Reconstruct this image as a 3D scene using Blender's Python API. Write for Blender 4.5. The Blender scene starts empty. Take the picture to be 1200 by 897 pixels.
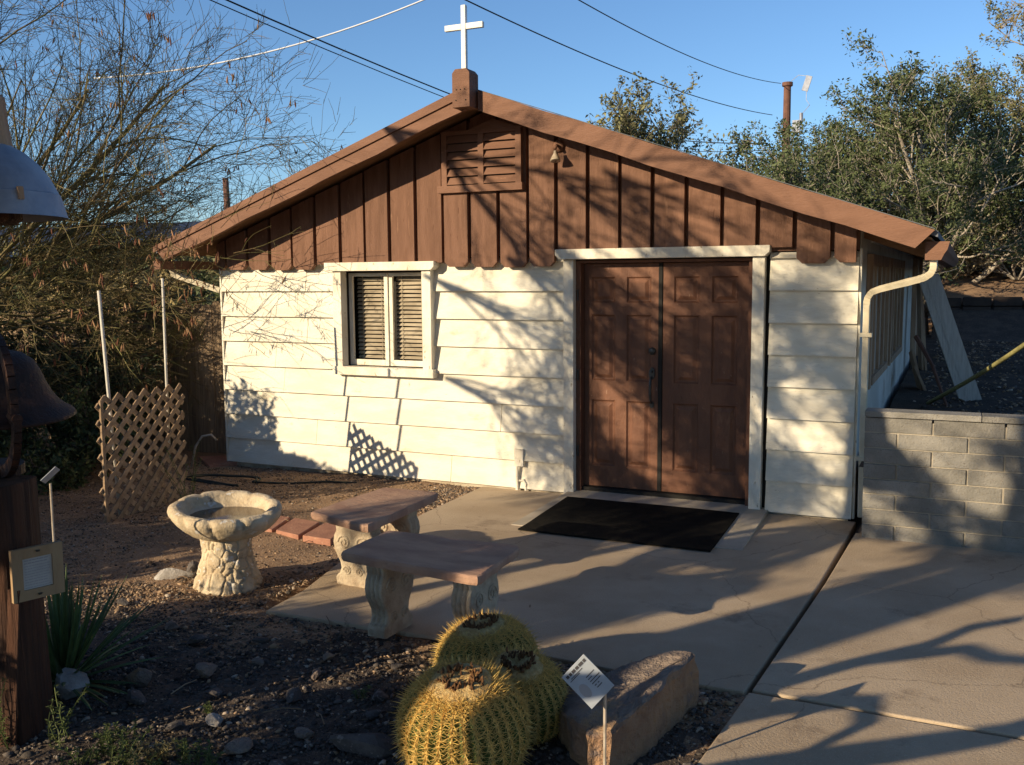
import bpy, math, random
import numpy as np
from mathutils import Vector, Matrix, noise
R = math.radians
sc = bpy.context.scene
col = sc.collection
rng = np.random.default_rng(7)
random.seed(7)

# ------------------------------------------------------------------ helpers
class MB:
    def __init__(s): s.v = []; s.f = []; s.m = []
    def add(s, vs, fs, mi=0):
        n = len(s.v); s.v += [tuple(map(float, p)) for p in vs]
        s.f += [tuple(i + n for i in q) for q in fs]; s.m += [mi] * len(fs)
    def hexa(s, p, mi=0):   # p: 4 bottom (ccw) + 4 top
        s.add(p, [(3, 2, 1, 0), (4, 5, 6, 7), (0, 1, 5, 4), (1, 2, 6, 5), (2, 3, 7, 6), (3, 0, 4, 7)], mi)
    def box(s, x0, x1, y0, y1, z0, z1, mi=0):
        s.hexa([(x0, y0, z0), (x1, y0, z0), (x1, y1, z0), (x0, y1, z0), (x0, y0, z1), (x1, y0, z1), (x1, y1, z1), (x0, y1, z1)], mi)
    def prism(s, base, off, mi=0):   # polygon (3d pts, ccw seen from -off side reversed) extruded by off
        n = len(base); o = Vector(off)
        vs = [Vector(p) for p in base] + [Vector(p) + o for p in base]
        fs = [tuple(range(n))[::-1], tuple(range(n, 2 * n))] + [(i, (i + 1) % n, n + (i + 1) % n, n + i) for i in range(n)]
        s.add(vs, fs, mi)
    def beam(s, a, b, w, h, up=(0, 0, 1), mi=0):
        a = Vector(a); b = Vector(b); d = (b - a).normalized(); u = Vector(up)
        r = d.cross(u)
        if r.length < 1e-4: r = d.cross(Vector((1, 0, 0)))
        r.normalize(); u = r.cross(d)
        c = [(-w / 2, -h / 2), (w / 2, -h / 2), (w / 2, h / 2), (-w / 2, h / 2)]
        vs = [a + r * i + u * j for i, j in c] + [b + r * i + u * j for i, j in c]
        s.hexa(vs, mi)
    def tube(s, pts, rad, n=8, mi=0, caps=True, flat=1.0):
        P = [Vector(p) for p in pts]; k = len(P)
        if not hasattr(rad, '__len__'): rad = [rad] * k
        t = (P[1] - P[0]).normalized(); r = t.orthogonal().normalized(); vs = []
        for i in range(k):
            tt = (P[min(i + 1, k - 1)] - P[max(i - 1, 0)])
            if tt.length > 1e-9: t = tt.normalized()
            r = (r - t * r.dot(t))
            if r.length < 1e-6: r = t.orthogonal()
            r.normalize(); b = t.cross(r)
            for j in range(n):
                a = 2 * math.pi * j / n
                vs.append(P[i] + r * math.cos(a) * rad[i] + b * math.sin(a) * rad[i] * flat)
        fs = [(i * n + j, i * n + (j + 1) % n, (i + 1) * n + (j + 1) % n, (i + 1) * n + j) for i in range(k - 1) for j in range(n)]
        if caps: fs += [tuple(range(n))[::-1], tuple(range((k - 1) * n, k * n))]
        s.add(vs, fs, mi)
    def lathe(s, prof, n=48, fn=None, mi=0, cap0=True, cap1=True, origin=(0, 0, 0)):
        vs = []; O = Vector(origin)
        for i, (r, z) in enumerate(prof):
            for j in range(n):
                a = 2 * math.pi * j / n
                p = Vector((r * math.cos(a), r * math.sin(a), z))
                if fn: p = fn(p, a, i, r)
                vs.append(p + O)
        k = len(prof)
        fs = [(i * n + j, i * n + (j + 1) % n, (i + 1) * n + (j + 1) % n, (i + 1) * n + j) for i in range(k - 1) for j in range(n)]
        if cap0: fs.append(tuple(range(n))[::-1])
        if cap1: fs.append(tuple(range((k - 1) * n, k * n)))
        s.add(vs, fs, mi)
    def build(s, name, mats, parent=None, smooth=False, bevel=0, loc=None):
        me = bpy.data.meshes.new(name); me.from_pydata(s.v, [], s.f)
        if not isinstance(mats, (list, tuple)): mats = [mats]
        for m in mats: me.materials.append(m)
        if len(mats) > 1: me.polygons.foreach_set('material_index', s.m)
        if smooth: me.polygons.foreach_set('use_smooth', [True] * len(s.f))
        me.update()
        o = bpy.data.objects.new(name, me); col.objects.link(o)
        if parent: o.parent = parent
        if loc is not None: o.location = loc
        if bevel:
            b = o.modifiers.new('b', 'BEVEL'); b.width = bevel; b.segments = 2; b.limit_method = 'ANGLE'; b.angle_limit = R(40)
        return o

def tag(o, label=None, cat=None, group=None, kind=None):
    if label: o['label'] = label
    if cat: o['category'] = cat
    if group: o['group'] = group
    if kind: o['kind'] = kind
    return o
def thing(name, label, cat, loc=(0, 0, 0), group=None, rz=0):
    o = bpy.data.objects.new(name, None); col.objects.link(o); o.location = loc; o.rotation_euler = (0, 0, rz)
    o.empty_display_size = .1
    return tag(o, label, cat, group)
def subsurf(o, n): m = o.modifiers.new('s', 'SUBSURF'); m.levels = n; m.render_levels = n
def nz(p, s=1.0, o=0.0): return noise.noise(Vector((p[0] * s + o, p[1] * s + o * 1.7, p[2] * s - o)))
def fb(p, s=1.0, o=0.0, n=4): return sum(nz(p, s * 2 ** i, o + i * 7.3) / 2 ** i for i in range(n))

# ------------------------------------------------------------------ materials
def pmat(name, c1, c2=None, scale=3.0, rough=.85, bump=0.0, bscale=30.0, stretch=(1, 1, 1), spec=.25, c3=None, s3=1.2, t3=.55,
         metal=0.0, speck=None, sspeck=60, tspeck=.62, trans=0.0, isl=0.0, crack=0.0, bdist=.02, contrast=(.35, .65)):
    m = bpy.data.materials.new(name); m.use_nodes = True; nt = m.node_tree; N = nt.nodes; L = nt.links
    b = N['Principled BSDF']; b.inputs['Roughness'].default_value = rough
    b.inputs['Specular IOR Level'].default_value = spec; b.inputs['Metallic'].default_value = metal
    tc = N.new('ShaderNodeTexCoord'); mp = N.new('ShaderNodeMapping'); mp.inputs['Scale'].default_value = stretch
    oi = N.new('ShaderNodeObjectInfo'); ad = N.new('ShaderNodeVectorMath'); ad.operation = 'ADD'
    ml = N.new('ShaderNodeMath'); ml.operation = 'MULTIPLY'; ml.inputs[1].default_value = 37.0
    L.new(oi.outputs['Random'], ml.inputs[0]); L.new(tc.outputs['Object'], ad.inputs[0]); L.new(ml.outputs[0], ad.inputs[1])
    if isl:
        gi = N.new('ShaderNodeNewGeometry'); mi_ = N.new('ShaderNodeMath'); mi_.operation = 'MULTIPLY'; mi_.inputs[1].default_value = 23.0
        a2 = N.new('ShaderNodeVectorMath'); a2.operation = 'ADD'; L.new(gi.outputs['Random Per Island'], mi_.inputs[0]); L.new(ad.outputs[0], a2.inputs[0]); L.new(mi_.outputs[0], a2.inputs[1]); L.new(a2.outputs[0], mp.inputs[0])
    else: L.new(ad.outputs[0], mp.inputs[0])
    def ns(sc_, det=6, rg=.6):
        n = N.new('ShaderNodeTexNoise'); n.inputs['Scale'].default_value = sc_; n.inputs['Detail'].default_value = det
        n.inputs['Roughness'].default_value = rg; L.new(mp.outputs[0], n.inputs['Vector']); return n
    def ramp(src, a, bb):
        r = N.new('ShaderNodeMapRange'); r.inputs[1].default_value = a; r.inputs[2].default_value = bb; r.interpolation_type = 'SMOOTHSTEP'
        L.new(src, r.inputs[0]); return r.outputs[0]
    def mix(fac, A, B):
        x = N.new('ShaderNodeMix'); x.data_type = 'RGBA'
        if isinstance(fac, float): x.inputs[0].default_value = fac
        else: L.new(fac, x.inputs[0])
        for i, c in ((6, A), (7, B)):
            if isinstance(c, tuple): x.inputs[i].default_value = (*c, 1)
            else: L.new(c, x.inputs[i])
        return x.outputs[2]
    c = c1
    if c2: c = mix(ramp(ns(scale).outputs[0], *contrast), c1, c2)
    if c3: c = mix(ramp(ns(s3, 8, .7).outputs[0], t3, t3 + .12), c, c3)
    if speck: c = mix(ramp(ns(sspeck, 2).outputs[0], tspeck, tspeck + .04), c, speck)
    if crack:
        wv = N.new('ShaderNodeMixRGB'); wv.blend_type = 'ADD'; wv.inputs[0].default_value = .35; L.new(mp.outputs[0], wv.inputs[1]); L.new(ns(2.2, 6).outputs[1], wv.inputs[2])
        vo = N.new('ShaderNodeTexVoronoi'); vo.feature = 'DISTANCE_TO_EDGE'; vo.inputs['Scale'].default_value = crack; L.new(wv.outputs[0], vo.inputs['Vector'])
        r2 = N.new('ShaderNodeMapRange'); r2.inputs[1].default_value = .0; r2.inputs[2].default_value = .0035; r2.inputs[3].default_value = .55; r2.inputs[4].default_value = 0; L.new(vo.outputs['Distance'], r2.inputs[0])
        c = mix(r2.outputs[0], c, (.12, .09, .065))
        c = mix(ramp(ns(14, 8, .75).outputs[0], .60, .74), c, (.23, .175, .12))
    if isl:
        g = N.new('ShaderNodeNewGeometry'); hv = N.new('ShaderNodeHueSaturation')
        r = N.new('ShaderNodeMapRange'); r.inputs[3].default_value = 1 - isl; r.inputs[4].default_value = 1 + isl
        L.new(g.outputs['Random Per Island'], r.inputs[0]); L.new(r.outputs[0], hv.inputs['Value'])
        if isinstance(c, tuple): hv.inputs['Color'].default_value = (*c, 1)
        else: L.new(c, hv.inputs['Color'])
        c = hv.outputs[0]
    if isinstance(c, tuple): b.inputs['Base Color'].default_value = (*c, 1)
    else: L.new(c, b.inputs['Base Color'])
    if bump:
        bp = N.new('ShaderNodeBump'); bp.inputs['Strength'].default_value = bump; bp.inputs['Distance'].default_value = bdist
        L.new(ns(bscale, 5, .65).outputs[0], bp.inputs['Height']); L.new(bp.outputs[0], b.inputs['Normal'])
    if trans:
        out = N['Material Output']; t = N.new('ShaderNodeBsdfTranslucent'); ms = N.new('ShaderNodeMixShader'); ms.inputs[0].default_value = trans
        if isinstance(c, tuple): t.inputs[0].default_value = (*c, 1)
        else: L.new(c, t.inputs[0])
        L.new(b.outputs[0], ms.inputs[1]); L.new(t.outputs[0], ms.inputs[2]); L.new(ms.outputs[0], out.inputs[0])
    return m

M = {}
M['siding'] = pmat('siding', (.76, .72, .62), (.68, .63, .52), 2.5, .7, .25, 22, (1, 1, 3), c3=(.56, .49, .37), s3=1.6, t3=.60, speck=(.46, .4, .31), sspeck=26, tspeck=.71)
M['trim'] = pmat('trim', (.77, .73, .63), (.66, .6, .49), 6, .65, .3, 40, (1, 1, .5), speck=(.45, .38, .28), sspeck=22, tspeck=.66)
M['found'] = pmat('found', (.5, .44, .34), (.36, .29, .21), 6, .95, .6, 40, c3=(.24, .17, .12), s3=4, t3=.56)
M['brown'] = pmat('brown', (.205, .108, .072), (.15, .077, .05), 5, .75, .5, 50, (3, 3, .35), c3=(.32, .18, .115), s3=5, t3=.60, speck=(.1, .045, .028), sspeck=12, tspeck=.71, isl=.16)
M['brown_rake'] = pmat('brown_rake', (.215, .113, .075), (.17, .087, .057), 3, .7, .4, 40, (.6, 3, 3), c3=(.35, .19, .12), s3=3, t3=.62, speck=(.1, .045, .03), sspeck=8, tspeck=.72)
M['door'] = pmat('door', (.17, .074, .042), (.125, .053, .031), 4, .58, .25, 60, (1.5, 1.5, .4), spec=.3, c3=(.22, .105, .06), s3=3, t3=.6, speck=(.26, .15, .1), sspeck=30, tspeck=.72)
M['dark'] = pmat('dark', (.02, .018, .016), None, rough=.8)
M['black_metal'] = pmat('black_metal', (.025, .024, .022), (.05, .045, .04), 20, .4, spec=.5)
M['roof'] = pmat('roof', (.16, .17, .2), (.12, .13, .15), 2, .8, .2, 30)
M['soffit'] = pmat('soffit', (.30, .17, .09), (.2, .11, .06), 3, .9, .3, 20, (.3, 3, 3))
M['glass'] = pmat('glass', (.03, .034, .036), None, rough=.08, spec=.6)
M['blind'] = pmat('blind', (.42, .36, .27), (.3, .25, .18), 5, .6)
M['sidewall'] = pmat('sidewall', (.64, .61, .55), (.5, .47, .41), 2, .85, .3, 25, c3=(.33, .26, .19), s3=1.5, t3=.6)
M['tanwood'] = pmat('tanwood', (.42, .29, .19), (.30, .19, .12), 6, .85, .4, 30, (2, 2, .3))
M['spout'] = pmat('spout', (.66, .6, .46), (.56, .49, .36), 6, .5, .1, 60)
M['white'] = pmat('white', (.80, .80, .78), (.70, .70, .67), 10, .5, .15, 40)
M['galv'] = pmat('galv', (.30, .32, .37), (.22, .24, .29), 6, .5, .15, 40, metal=.35, c3=(.42, .42, .46), s3=4, t3=.6)
M['concrete'] = pmat('concrete', (.47, .37, .265), (.38, .29, .20), 1.3, .92, .35, 90, c3=(.27, .205, .145), s3=1.1, t3=.56, speck=(.5, .42, .32), sspeck=200, tspeck=.62, crack=.55)
M['concrete_apron'] = pmat('concrete_apron', (.47, .41, .33), (.38, .33, .26), 4, .9, .3, 80)
M['mat'] = pmat('mat', (.010, .010, .010), (.018, .016, .014), 9, 1, .8, 260, spec=.08, c3=(.035, .03, .025), s3=3, t3=.58, speck=(.09, .075, .055), sspeck=220, tspeck=.70)
M['block'] = pmat('block', (.28, .265, .24), (.20, .19, .17), 4, .95, .7, 70, isl=.12, speck=(.18, .15, .12), sspeck=120, tspeck=.62)
M['mortar'] = pmat('mortar', (.42, .37, .3), (.34, .3, .24), 9, .95, .4, 80)
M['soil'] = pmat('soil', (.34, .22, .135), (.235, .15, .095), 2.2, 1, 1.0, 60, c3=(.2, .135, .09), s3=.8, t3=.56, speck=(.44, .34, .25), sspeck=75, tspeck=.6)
M['soil_dark_shade'] = pmat('soil_dark_shade', (.12, .09, .07), (.075, .058, .048), 5, 1, 1.0, 60, speck=(.22, .17, .14), sspeck=75, tspeck=.62)  # darker soil, shade put into the colour for front bed and yard
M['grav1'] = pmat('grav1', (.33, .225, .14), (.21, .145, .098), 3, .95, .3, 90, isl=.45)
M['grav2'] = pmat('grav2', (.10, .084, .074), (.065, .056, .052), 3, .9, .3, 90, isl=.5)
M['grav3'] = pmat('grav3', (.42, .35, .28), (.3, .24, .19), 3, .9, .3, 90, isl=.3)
M['rock_dark'] = pmat('rock_dark', (.12, .105, .1), (.075, .066, .064), 8, .9, .7, 40, speck=(.2, .18, .17), sspeck=40)
M['rock_light'] = pmat('rock_light', (.42, .40, .38), (.28, .25, .23), 7, .9, .6, 40)
M['rock_slab'] = pmat('rock_slab', (.30, .235, .19), (.18, .14, .12), 4, .9, .9, 22, c3=(.42, .26, .14), s3=3.2, t3=.54, bdist=.06)
M['rock_side'] = pmat('rock_side', (.42, .25, .14), (.28, .17, .11), 5, .9, .9, 25, c3=(.2, .16, .15), s3=3, t3=.55, bdist=.06)
M['red_stone'] = pmat('red_stone', (.46, .29, .20), (.34, .20, .145), 3.5, .8, .5, 25, (1, 2.2, 1), c3=(.40, .26, .19), s3=2.5, t3=.56)
M['cast'] = pmat('cast', (.50, .42, .31), (.36, .28, .2), 9, .9, .6, 50, c3=(.24, .17, .12), s3=7, t3=.60)
M['bath'] = pmat('bath', (.60, .50, .36), (.46, .36, .24), 8, .85, .6, 45, c3=(.25, .18, .13), s3=9, t3=.60, speck=(.62, .58, .52), sspeck=16, tspeck=.62)
M['water'] = pmat('water', (.06, .035, .022), None, rough=.12, spec=.5)
M['paver'] = pmat('paver', (.40, .2, .135), (.31, .15, .105), 8, .9, .4, 60, speck=(.45, .3, .2), sspeck=30, tspeck=.66)
M['old_wood'] = pmat('old_wood', (.30, .215, .14), (.19, .135, .09), 9, .9, .6, 40, (4, 4, .3), isl=.2)
M['lath'] = pmat('lath', (.36, .255, .165), (.24, .165, .105), 14, .9, .5, 60, isl=.2)
M['post'] = pmat('post', (.085, .038, .022), (.035, .018, .013), 10, .85, .9, 26, (2.5, 2.5, .16), c3=(.2, .085, .045), s3=7, t3=.58)
M['rust'] = pmat('rust', (.022, .013, .012), (.05, .023, .016), 9, .6, .5, 50, c3=(.13, .052, .03), s3=5, t3=.56, metal=.2)
M['pine'] = pmat('pine', (.34, .23, .13), (.27, .175, .095), 10, .6, .2, 40, (1, 1, .4))
M['paper'] = pmat('paper', (.44, .42, .40), (.38, .36, .34), 10, .5)
M['ink'] = pmat('ink', (.06, .055, .06), None, rough=.7)
M['ink_soft'] = pmat('ink_soft', (.3, .29, .3), None, rough=.7)
M['signplate'] = pmat('signplate', (.36, .39, .44), (.31, .34, .38), 10, .5)
M['stake'] = pmat('stake', (.52, .45, .37), (.4, .33, .26), 20, .5, metal=.3)
M['cactus'] = pmat('cactus', (.10, .14, .035), (.065, .095, .024), 6, .6, .2, 60)
M['spine'] = pmat('spine', (.80, .60, .20), (.66, .42, .12), 4, .5, isl=.3, trans=.25)
M['wool'] = pmat('wool', (.72, .52, .24), (.5, .3, .11), 30, .95, .9, 120)
M['dryflower'] = pmat('dryflower', (.17, .085, .035), (.08, .04, .02), 30, .9, isl=.4)
M['agave'] = pmat('agave', (.10, .155, .055), (.07, .11, .04), 5, .5, .1, 30, (6, 6, .5), trans=.12, isl=.3)
M['weed'] = pmat('weed', (.16, .19, .07), (.1, .135, .045), 5, .6, trans=.3, isl=.4)
M['weed_dry'] = pmat('weed_dry', (.36, .31, .15), (.26, .21, .1), 5, .8, trans=.2, isl=.3)
M['bark_pv'] = pmat('bark_pv', (.155, .145, .055), (.19, .14, .075), 3, .8, .3, 40, isl=.35, contrast=(.4, .6))
M['bark'] = pmat('bark', (.17, .14, .11), (.11, .09, .07), 6, .9, .6, 30, (2, 2, .4))
M['bark_pale'] = pmat('bark_pale', (.42, .38, .32), (.26, .22, .18), 5, .85, .5, 25, (2, 2, .4))
M['pod'] = pmat('pod', (.34, .17, .09), (.5, .32, .17), 2, .7, trans=.25, isl=.4)
M['pod_dark'] = pmat('pod_dark', (.16, .065, .035), (.1, .04, .025), 3, .8, isl=.3)
M['leaf_green'] = pmat('leaf_green', (.115, .14, .058), (.065, .088, .038), .8, .65, trans=.2, isl=.45)
M['leaf_olive'] = pmat('leaf_olive', (.215, .205, .095), (.14, .14, .065), .9, .7, trans=.2, isl=.45)
M['leaf_dark'] = pmat('leaf_dark', (.085, .11, .055), (.055, .075, .042), .9, .6, trans=.15, isl=.4)
M['leaf_tan'] = pmat('leaf_tan', (.38, .29, .14), (.28, .22, .1), .9, .8, trans=.2, isl=.35)
M['leaf_tan2'] = pmat('leaf_tan2', (.33, .30, .10), (.22, .22, .08), 2, .7, trans=.3, isl=.4)
M['leaf_grey'] = pmat('leaf_grey', (.30, .26, .18), (.21, .18, .12), .9, .8, trans=.1, isl=.35)
M['wire'] = pmat('wire', (.012, .012, .014), None, rough=.7)
M['wire_white'] = pmat('wire_white', (.7, .72, .75), None, rough=.5)
M['pole_wood'] = pmat('pole_wood', (.17, .085, .06), (.12, .06, .045), 3, .9)
M['hill'] = pmat('hill', (.035, .055, .10), (.025, .042, .08), .02, 1)  # dark blue carries the haze of distance, put into the colour
M['retain'] = pmat('retain', (.07, .05, .038), (.045, .033, .027), 3, .95, .8, 12)
M['board'] = pmat('board', (.52, .48, .42), (.42, .38, .33), 6, .8, .5, 20, (8, 8, .3))
M['rope'] = pmat('rope', (.34, .32, .14), (.24, .22, .09), 30, .7)
M['hose'] = pmat('hose', (.03, .035, .03), None, rough=.5)
M['yard_shade'] = pmat('yard_shade', (.085, .058, .042), (.045, .032, .025), 2, 1, 1.0, 40, speck=(.13, .1, .08), sspeck=50, tspeck=.66)  # near-black soil, the shade of the yard is put into this colour
M['litter'] = pmat('litter', (.2, .13, .08), (.3, .22, .14), 3, .9, isl=.4)
M['bulb'] = pmat('bulb', (.5, .42, .34), (.35, .28, .2), 8, .25, spec=.6)

# ------------------------------------------------------------------ terrain
def sst(a, b, x): t = np.clip((x - a) / (b - a), 0, 1); return t * t * (3 - 2 * t)
def gz(x, y):
    x = np.asarray(x, float); y = np.asarray(y, float)
    z = -.085 + .055 * np.maximum(0, y - 4) * sst(3, 8, y) * (1 - sst(55, 80, y) * .3)
    z = np.where(y > 70, -.085 + .055 * 66 * .7 - .0 * y, z)
    right = sst(2.5, 2.75, x) * sst(-.42, -.34, y); YR = 13.2 + .8 * np.sin((x - 2) * .12)
    z = z + right * (.52 + .02 * np.clip(y, 0, 12) - .055 * np.maximum(0, y - 4) * sst(3, 8, y) * (1 - sst(YR, YR + .2, y)))
    z = z + right * sst(YR, YR + .2, y) * .2 + right * .2 * np.clip(y - YR - .3, 0, 2.5)
    und = .012 * np.sin(x * 2.1 + 1.3 * np.sin(y * 1.7)) * np.cos(y * 2.6 + .7 * np.sin(x * 1.3)) + .006 * np.sin(x * 7.1 + y * 5.3)
    off = 1 - sst(-1.15, -.95, x) * (1 - sst(-3.6, -3.5, -(-y) - 0) * 0) * (y > -3.75) * (y < .2)
    z = z + und * np.where((x > -1.1) & (y > -3.8) & (y < .5), 0, 1)
    z = z - .05 * ((x > -.7) & (y > -3.6) & (y < .1) & (x < 2.5)) - .05 * ((x > 2.45) & (y < -.55)) 
    return z
def gzs(x, y): return float(gz(x, y))

def lines(a, b, d0, far, g=1.16):
    L = list(np.arange(a, b, d0)); x = L[0]; d = d0; lo = []
    while x > -far: d *= g; x -= d; lo.append(x)
    x = L[-1]; d = d0; hi = []
    while x < far: d *= g; x += d; hi.append(x)
    return np.array(lo[::-1] + L + hi)
xs = lines(-7, 6, .07, 900); ys = lines(-8, 1, .07, 900)
X, Y = np.meshgrid(xs, ys); Z = gz(X, Y)
Z += rng.normal(0, .004, Z.shape) * ((X > -6) & (X < 2.4) & (Y < 0) & (Y > -8))
mb = MB(); nx = len(xs); ny = len(ys)
me = bpy.data.meshes.new('ground')
I = np.arange(nx * ny).reshape(ny, nx)
F = np.stack([I[:-1, :-1], I[:-1, 1:], I[1:, 1:], I[1:, :-1]], -1).reshape(-1, 4)
me.from_pydata(np.stack([X, Y, Z], -1).reshape(-1, 3).tolist(), [], F.tolist()); me.materials.append(M['soil']); me.materials.append(M['soil_dark_shade'])
FX_, FY_ = X[:-1, :-1].ravel(), Y[:-1, :-1].ravel()
mi_ = ((FY_ < -3.95 + .25 * np.sin(FX_ * 2.3) + .12 * np.sin(FX_ * 7 + 1) + rng.normal(0, .07, FX_.shape)) & (FX_ > -3.4 + .3 * np.sin(FY_ * 3)) & (FY_ > -9)) | ((FX_ > 2.3) & (FY_ > -.4) & (FY_ < 13.6))  # ground lying in shade painted darker: front bed and right yard
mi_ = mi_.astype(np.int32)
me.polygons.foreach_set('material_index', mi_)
me.polygons.foreach_set('use_smooth', [True] * len(F))
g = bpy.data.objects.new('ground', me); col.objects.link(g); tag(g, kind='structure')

# far ridge
mb = MB(); n = 60
for k, (dist, h0, o) in enumerate(((420, 26, 3.0), (520, 22, 9.0))):
    top = []; 
    for i in range(n + 1):
        a = R(-80 + 110 * i / n); d = dist
        h = h0 + 8 * nz((i * .11, o, 0), 1) + 2.5 * nz((i * .5, o, 1), 1)
        fall = 1 - .75 * sst(-30, -5, -80 + 110 * i / n)
        top.append((d * math.sin(a), d * math.cos(a), h * float(fall)))
    for i in range(n):
        a, b = top[i], top[i + 1]
        def f(p, s, z): return (p[0] * s, p[1] * s, z)
        mb.add([f(a, .8, -1), f(b, .8, -1), f(b, .92, b[2] * .55), f(a, .92, a[2] * .55), b, a, f(b, 1.25, -1), f(a, 1.25, -1)], [(0, 1, 2, 3), (3, 2, 4, 5), (5, 4, 6, 7)])
tag(mb.build('hill', M['hill'], smooth=True), kind='structure')

# ------------------------------------------------------------------ patio
SUN_AZ, SUN_EL = 32.0, 17.0
PZ = -.06
def slab(poly, z1=PZ, th=.1): 
    b = MB(); b.prism([(p[0], p[1], z1 - th) for p in poly], (0, 0, th)); return b
b = slab([(-.95, -.06), (-.93, -1.2), (-.80, -2.5), (-.60, -3.3), (-.57, -3.72), (-.1, -3.70), (.54, -3.67), (1.33, -3.68), (1.9, -3.71), (2.315, -3.69), (2.42, -1.8), (2.47, -.06)])
tag(b.build('patio', M['concrete'], bevel=.008), kind='structure')
b = slab([(2.345, -3.655), (2.45, -1.8), (2.50, -.42), (9, -.62), (9, -3.70)])
tag(b.build('pavement', M['concrete'], bevel=.008), kind='structure')
b = slab([(2.335, -3.69), (9, -3.72), (9, -9.8), (1.9, -9.8), (2.28, -4.48)])
tag(b.build('walkway', M['concrete'], bevel=.008), kind='structure')
b = MB(); b.hexa([(-.07, -1.27, PZ - .01), (1.80, -1.27, PZ - .01), (1.76, .1, PZ - .01), (-.06, .1, PZ - .01), (-.07, -1.27, PZ + .006), (1.80, -1.27, PZ + .006), (1.76, .1, -.025), (-.06, .1, -.025)])
tag(b.build('ramp', M['concrete_apron'], bevel=.004), kind='structure')
b = MB(); n = 26
vs = []; 
for j in range(n + 1):
    for i in range(n + 1):
        x = .03 + 1.54 * i / n; y = -1.42 + 1.13 * j / n
        t = min(max((y + 1.27) / 1.37, 0), 1)
        vs.append((x + .03 * (1 - j / n) * 1, y, PZ + .018 + t * .03 + .004 * nz((x, y, 0), 3)))
fs = [(j * (n + 1) + i, j * (n + 1) + i + 1, (j + 1) * (n + 1) + i + 1, (j + 1) * (n + 1) + i) for j in range(n) for i in range(n)]
b.add(vs, fs)
o = b.build('door_mat', M['mat']); m = o.modifiers.new('s', 'SOLIDIFY'); m.thickness = .012; m.offset = -1
tag(o, 'black rubber door mat lying in front of the brown double doors', 'door mat')

# ------------------------------------------------------------------ the chapel
XL, XR, AX = -4.10, 2.43, -.80
SL = .352
ch = thing('chapel', 'small cream and brown chapel with double doors and a white cross', 'building')
DEP = 9.0
ZB = -.044; ROW = .266
OV = .50
def zl(x, z0=3.42): return z0 - SL * abs(x - AX)     # lower edge of the rake
# structural wall (behind siding), with openings
b = MB()
b.box(XL + .01, -2.50, .0, .12, -.12, 2.1); b.box(-2.50, -1.56, .0, .12, -.12, 1.02); b.box(-2.50, -1.56, .0, .12, 2.0, 2.1)
b.box(-1.56, .0, .0, .12, -.12, 2.1); b.box(1.60, XR - .01, .0, .12, -.12, 2.1); b.box(0, 1.6, .0, .12, 2.09, 2.1)
b.prism([(XL + .01, .0, 2.1), (XR - .01, .0, 2.1), (XR - .01, .0, zl(XR) + .05), (AX, .0, zl(AX) + .05), (XL + .01, .0, zl(XL) + .05)], (0, .12, 0))
b.build('front_wall', M['dark'], ch)
b = MB(); b.box(XL + .02, XR - .03, -.012, .1, -.13, -.05); b.build('foundation', M['found'], ch)
# lap siding
def row(b, k, xa, xb, off=0.0, ztop=None):
    z0 = ZB + ROW * k; z1 = z0 + ROW + .012
    if ztop: z1 = min(z1, ztop)
    w = .004 * math.sin(k * 2.3 + xa * 3)
    y0b = -.052 - off + w * .5; y0t = -.008 - off
    nseg = max(1, int((xb - xa) / .25))
    for i in range(nseg):
        x0 = xa + (xb - xa) * i / nseg; x1 = xa + (xb - xa) * (i + 1) / nseg
        d0 = .004 * nz((x0, k * 3.1, 0), 1.3); d1 = .004 * nz((x1, k * 3.1, 0), 1.3)
        b.hexa([(x0, y0b, z0 + d0), (x1, y0b, z0 + d1), (x1, -.001, z0 + d1), (x0, -.001, z0 + d0), (x0, y0t, z1), (x1, y0t, z1), (x1, -.001, z1), (x0, -.001, z1)])
b = MB(); bR = MB()
for k in range(9):
    zt = 2.13
    if k < 4:
        J = (-1.30, -2.9, -.75, -3.3)[k]
        row(b, k, XL, J - .003); row(b, k, J + .003, -.10, .002)
    else:
        J = (-3.4, -2.98, -3.1, -2.98, -3.3)[k - 4]
        row(b, k, XL, J - .003, 0, zt); row(b, k, J + .003, -2.60, .001, zt)
        row(b, k, -1.47, -.10, 0, zt)
    row(bR, k, 1.735, XR, .012, zt)
b.build('front_siding', M['siding'], ch); bR.build('front_siding', M['siding'], ch)
b = MB(); b.box(XL - .02, XL - .002, -.045, .1, -.05, 2.1); b.build('corner_board', M['trim'], ch)
b = MB(); b.box(XR + .002, XR + .02, -.02, .05, -.05, 2.15); b.build('corner_board', M['trim'], ch)
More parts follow.
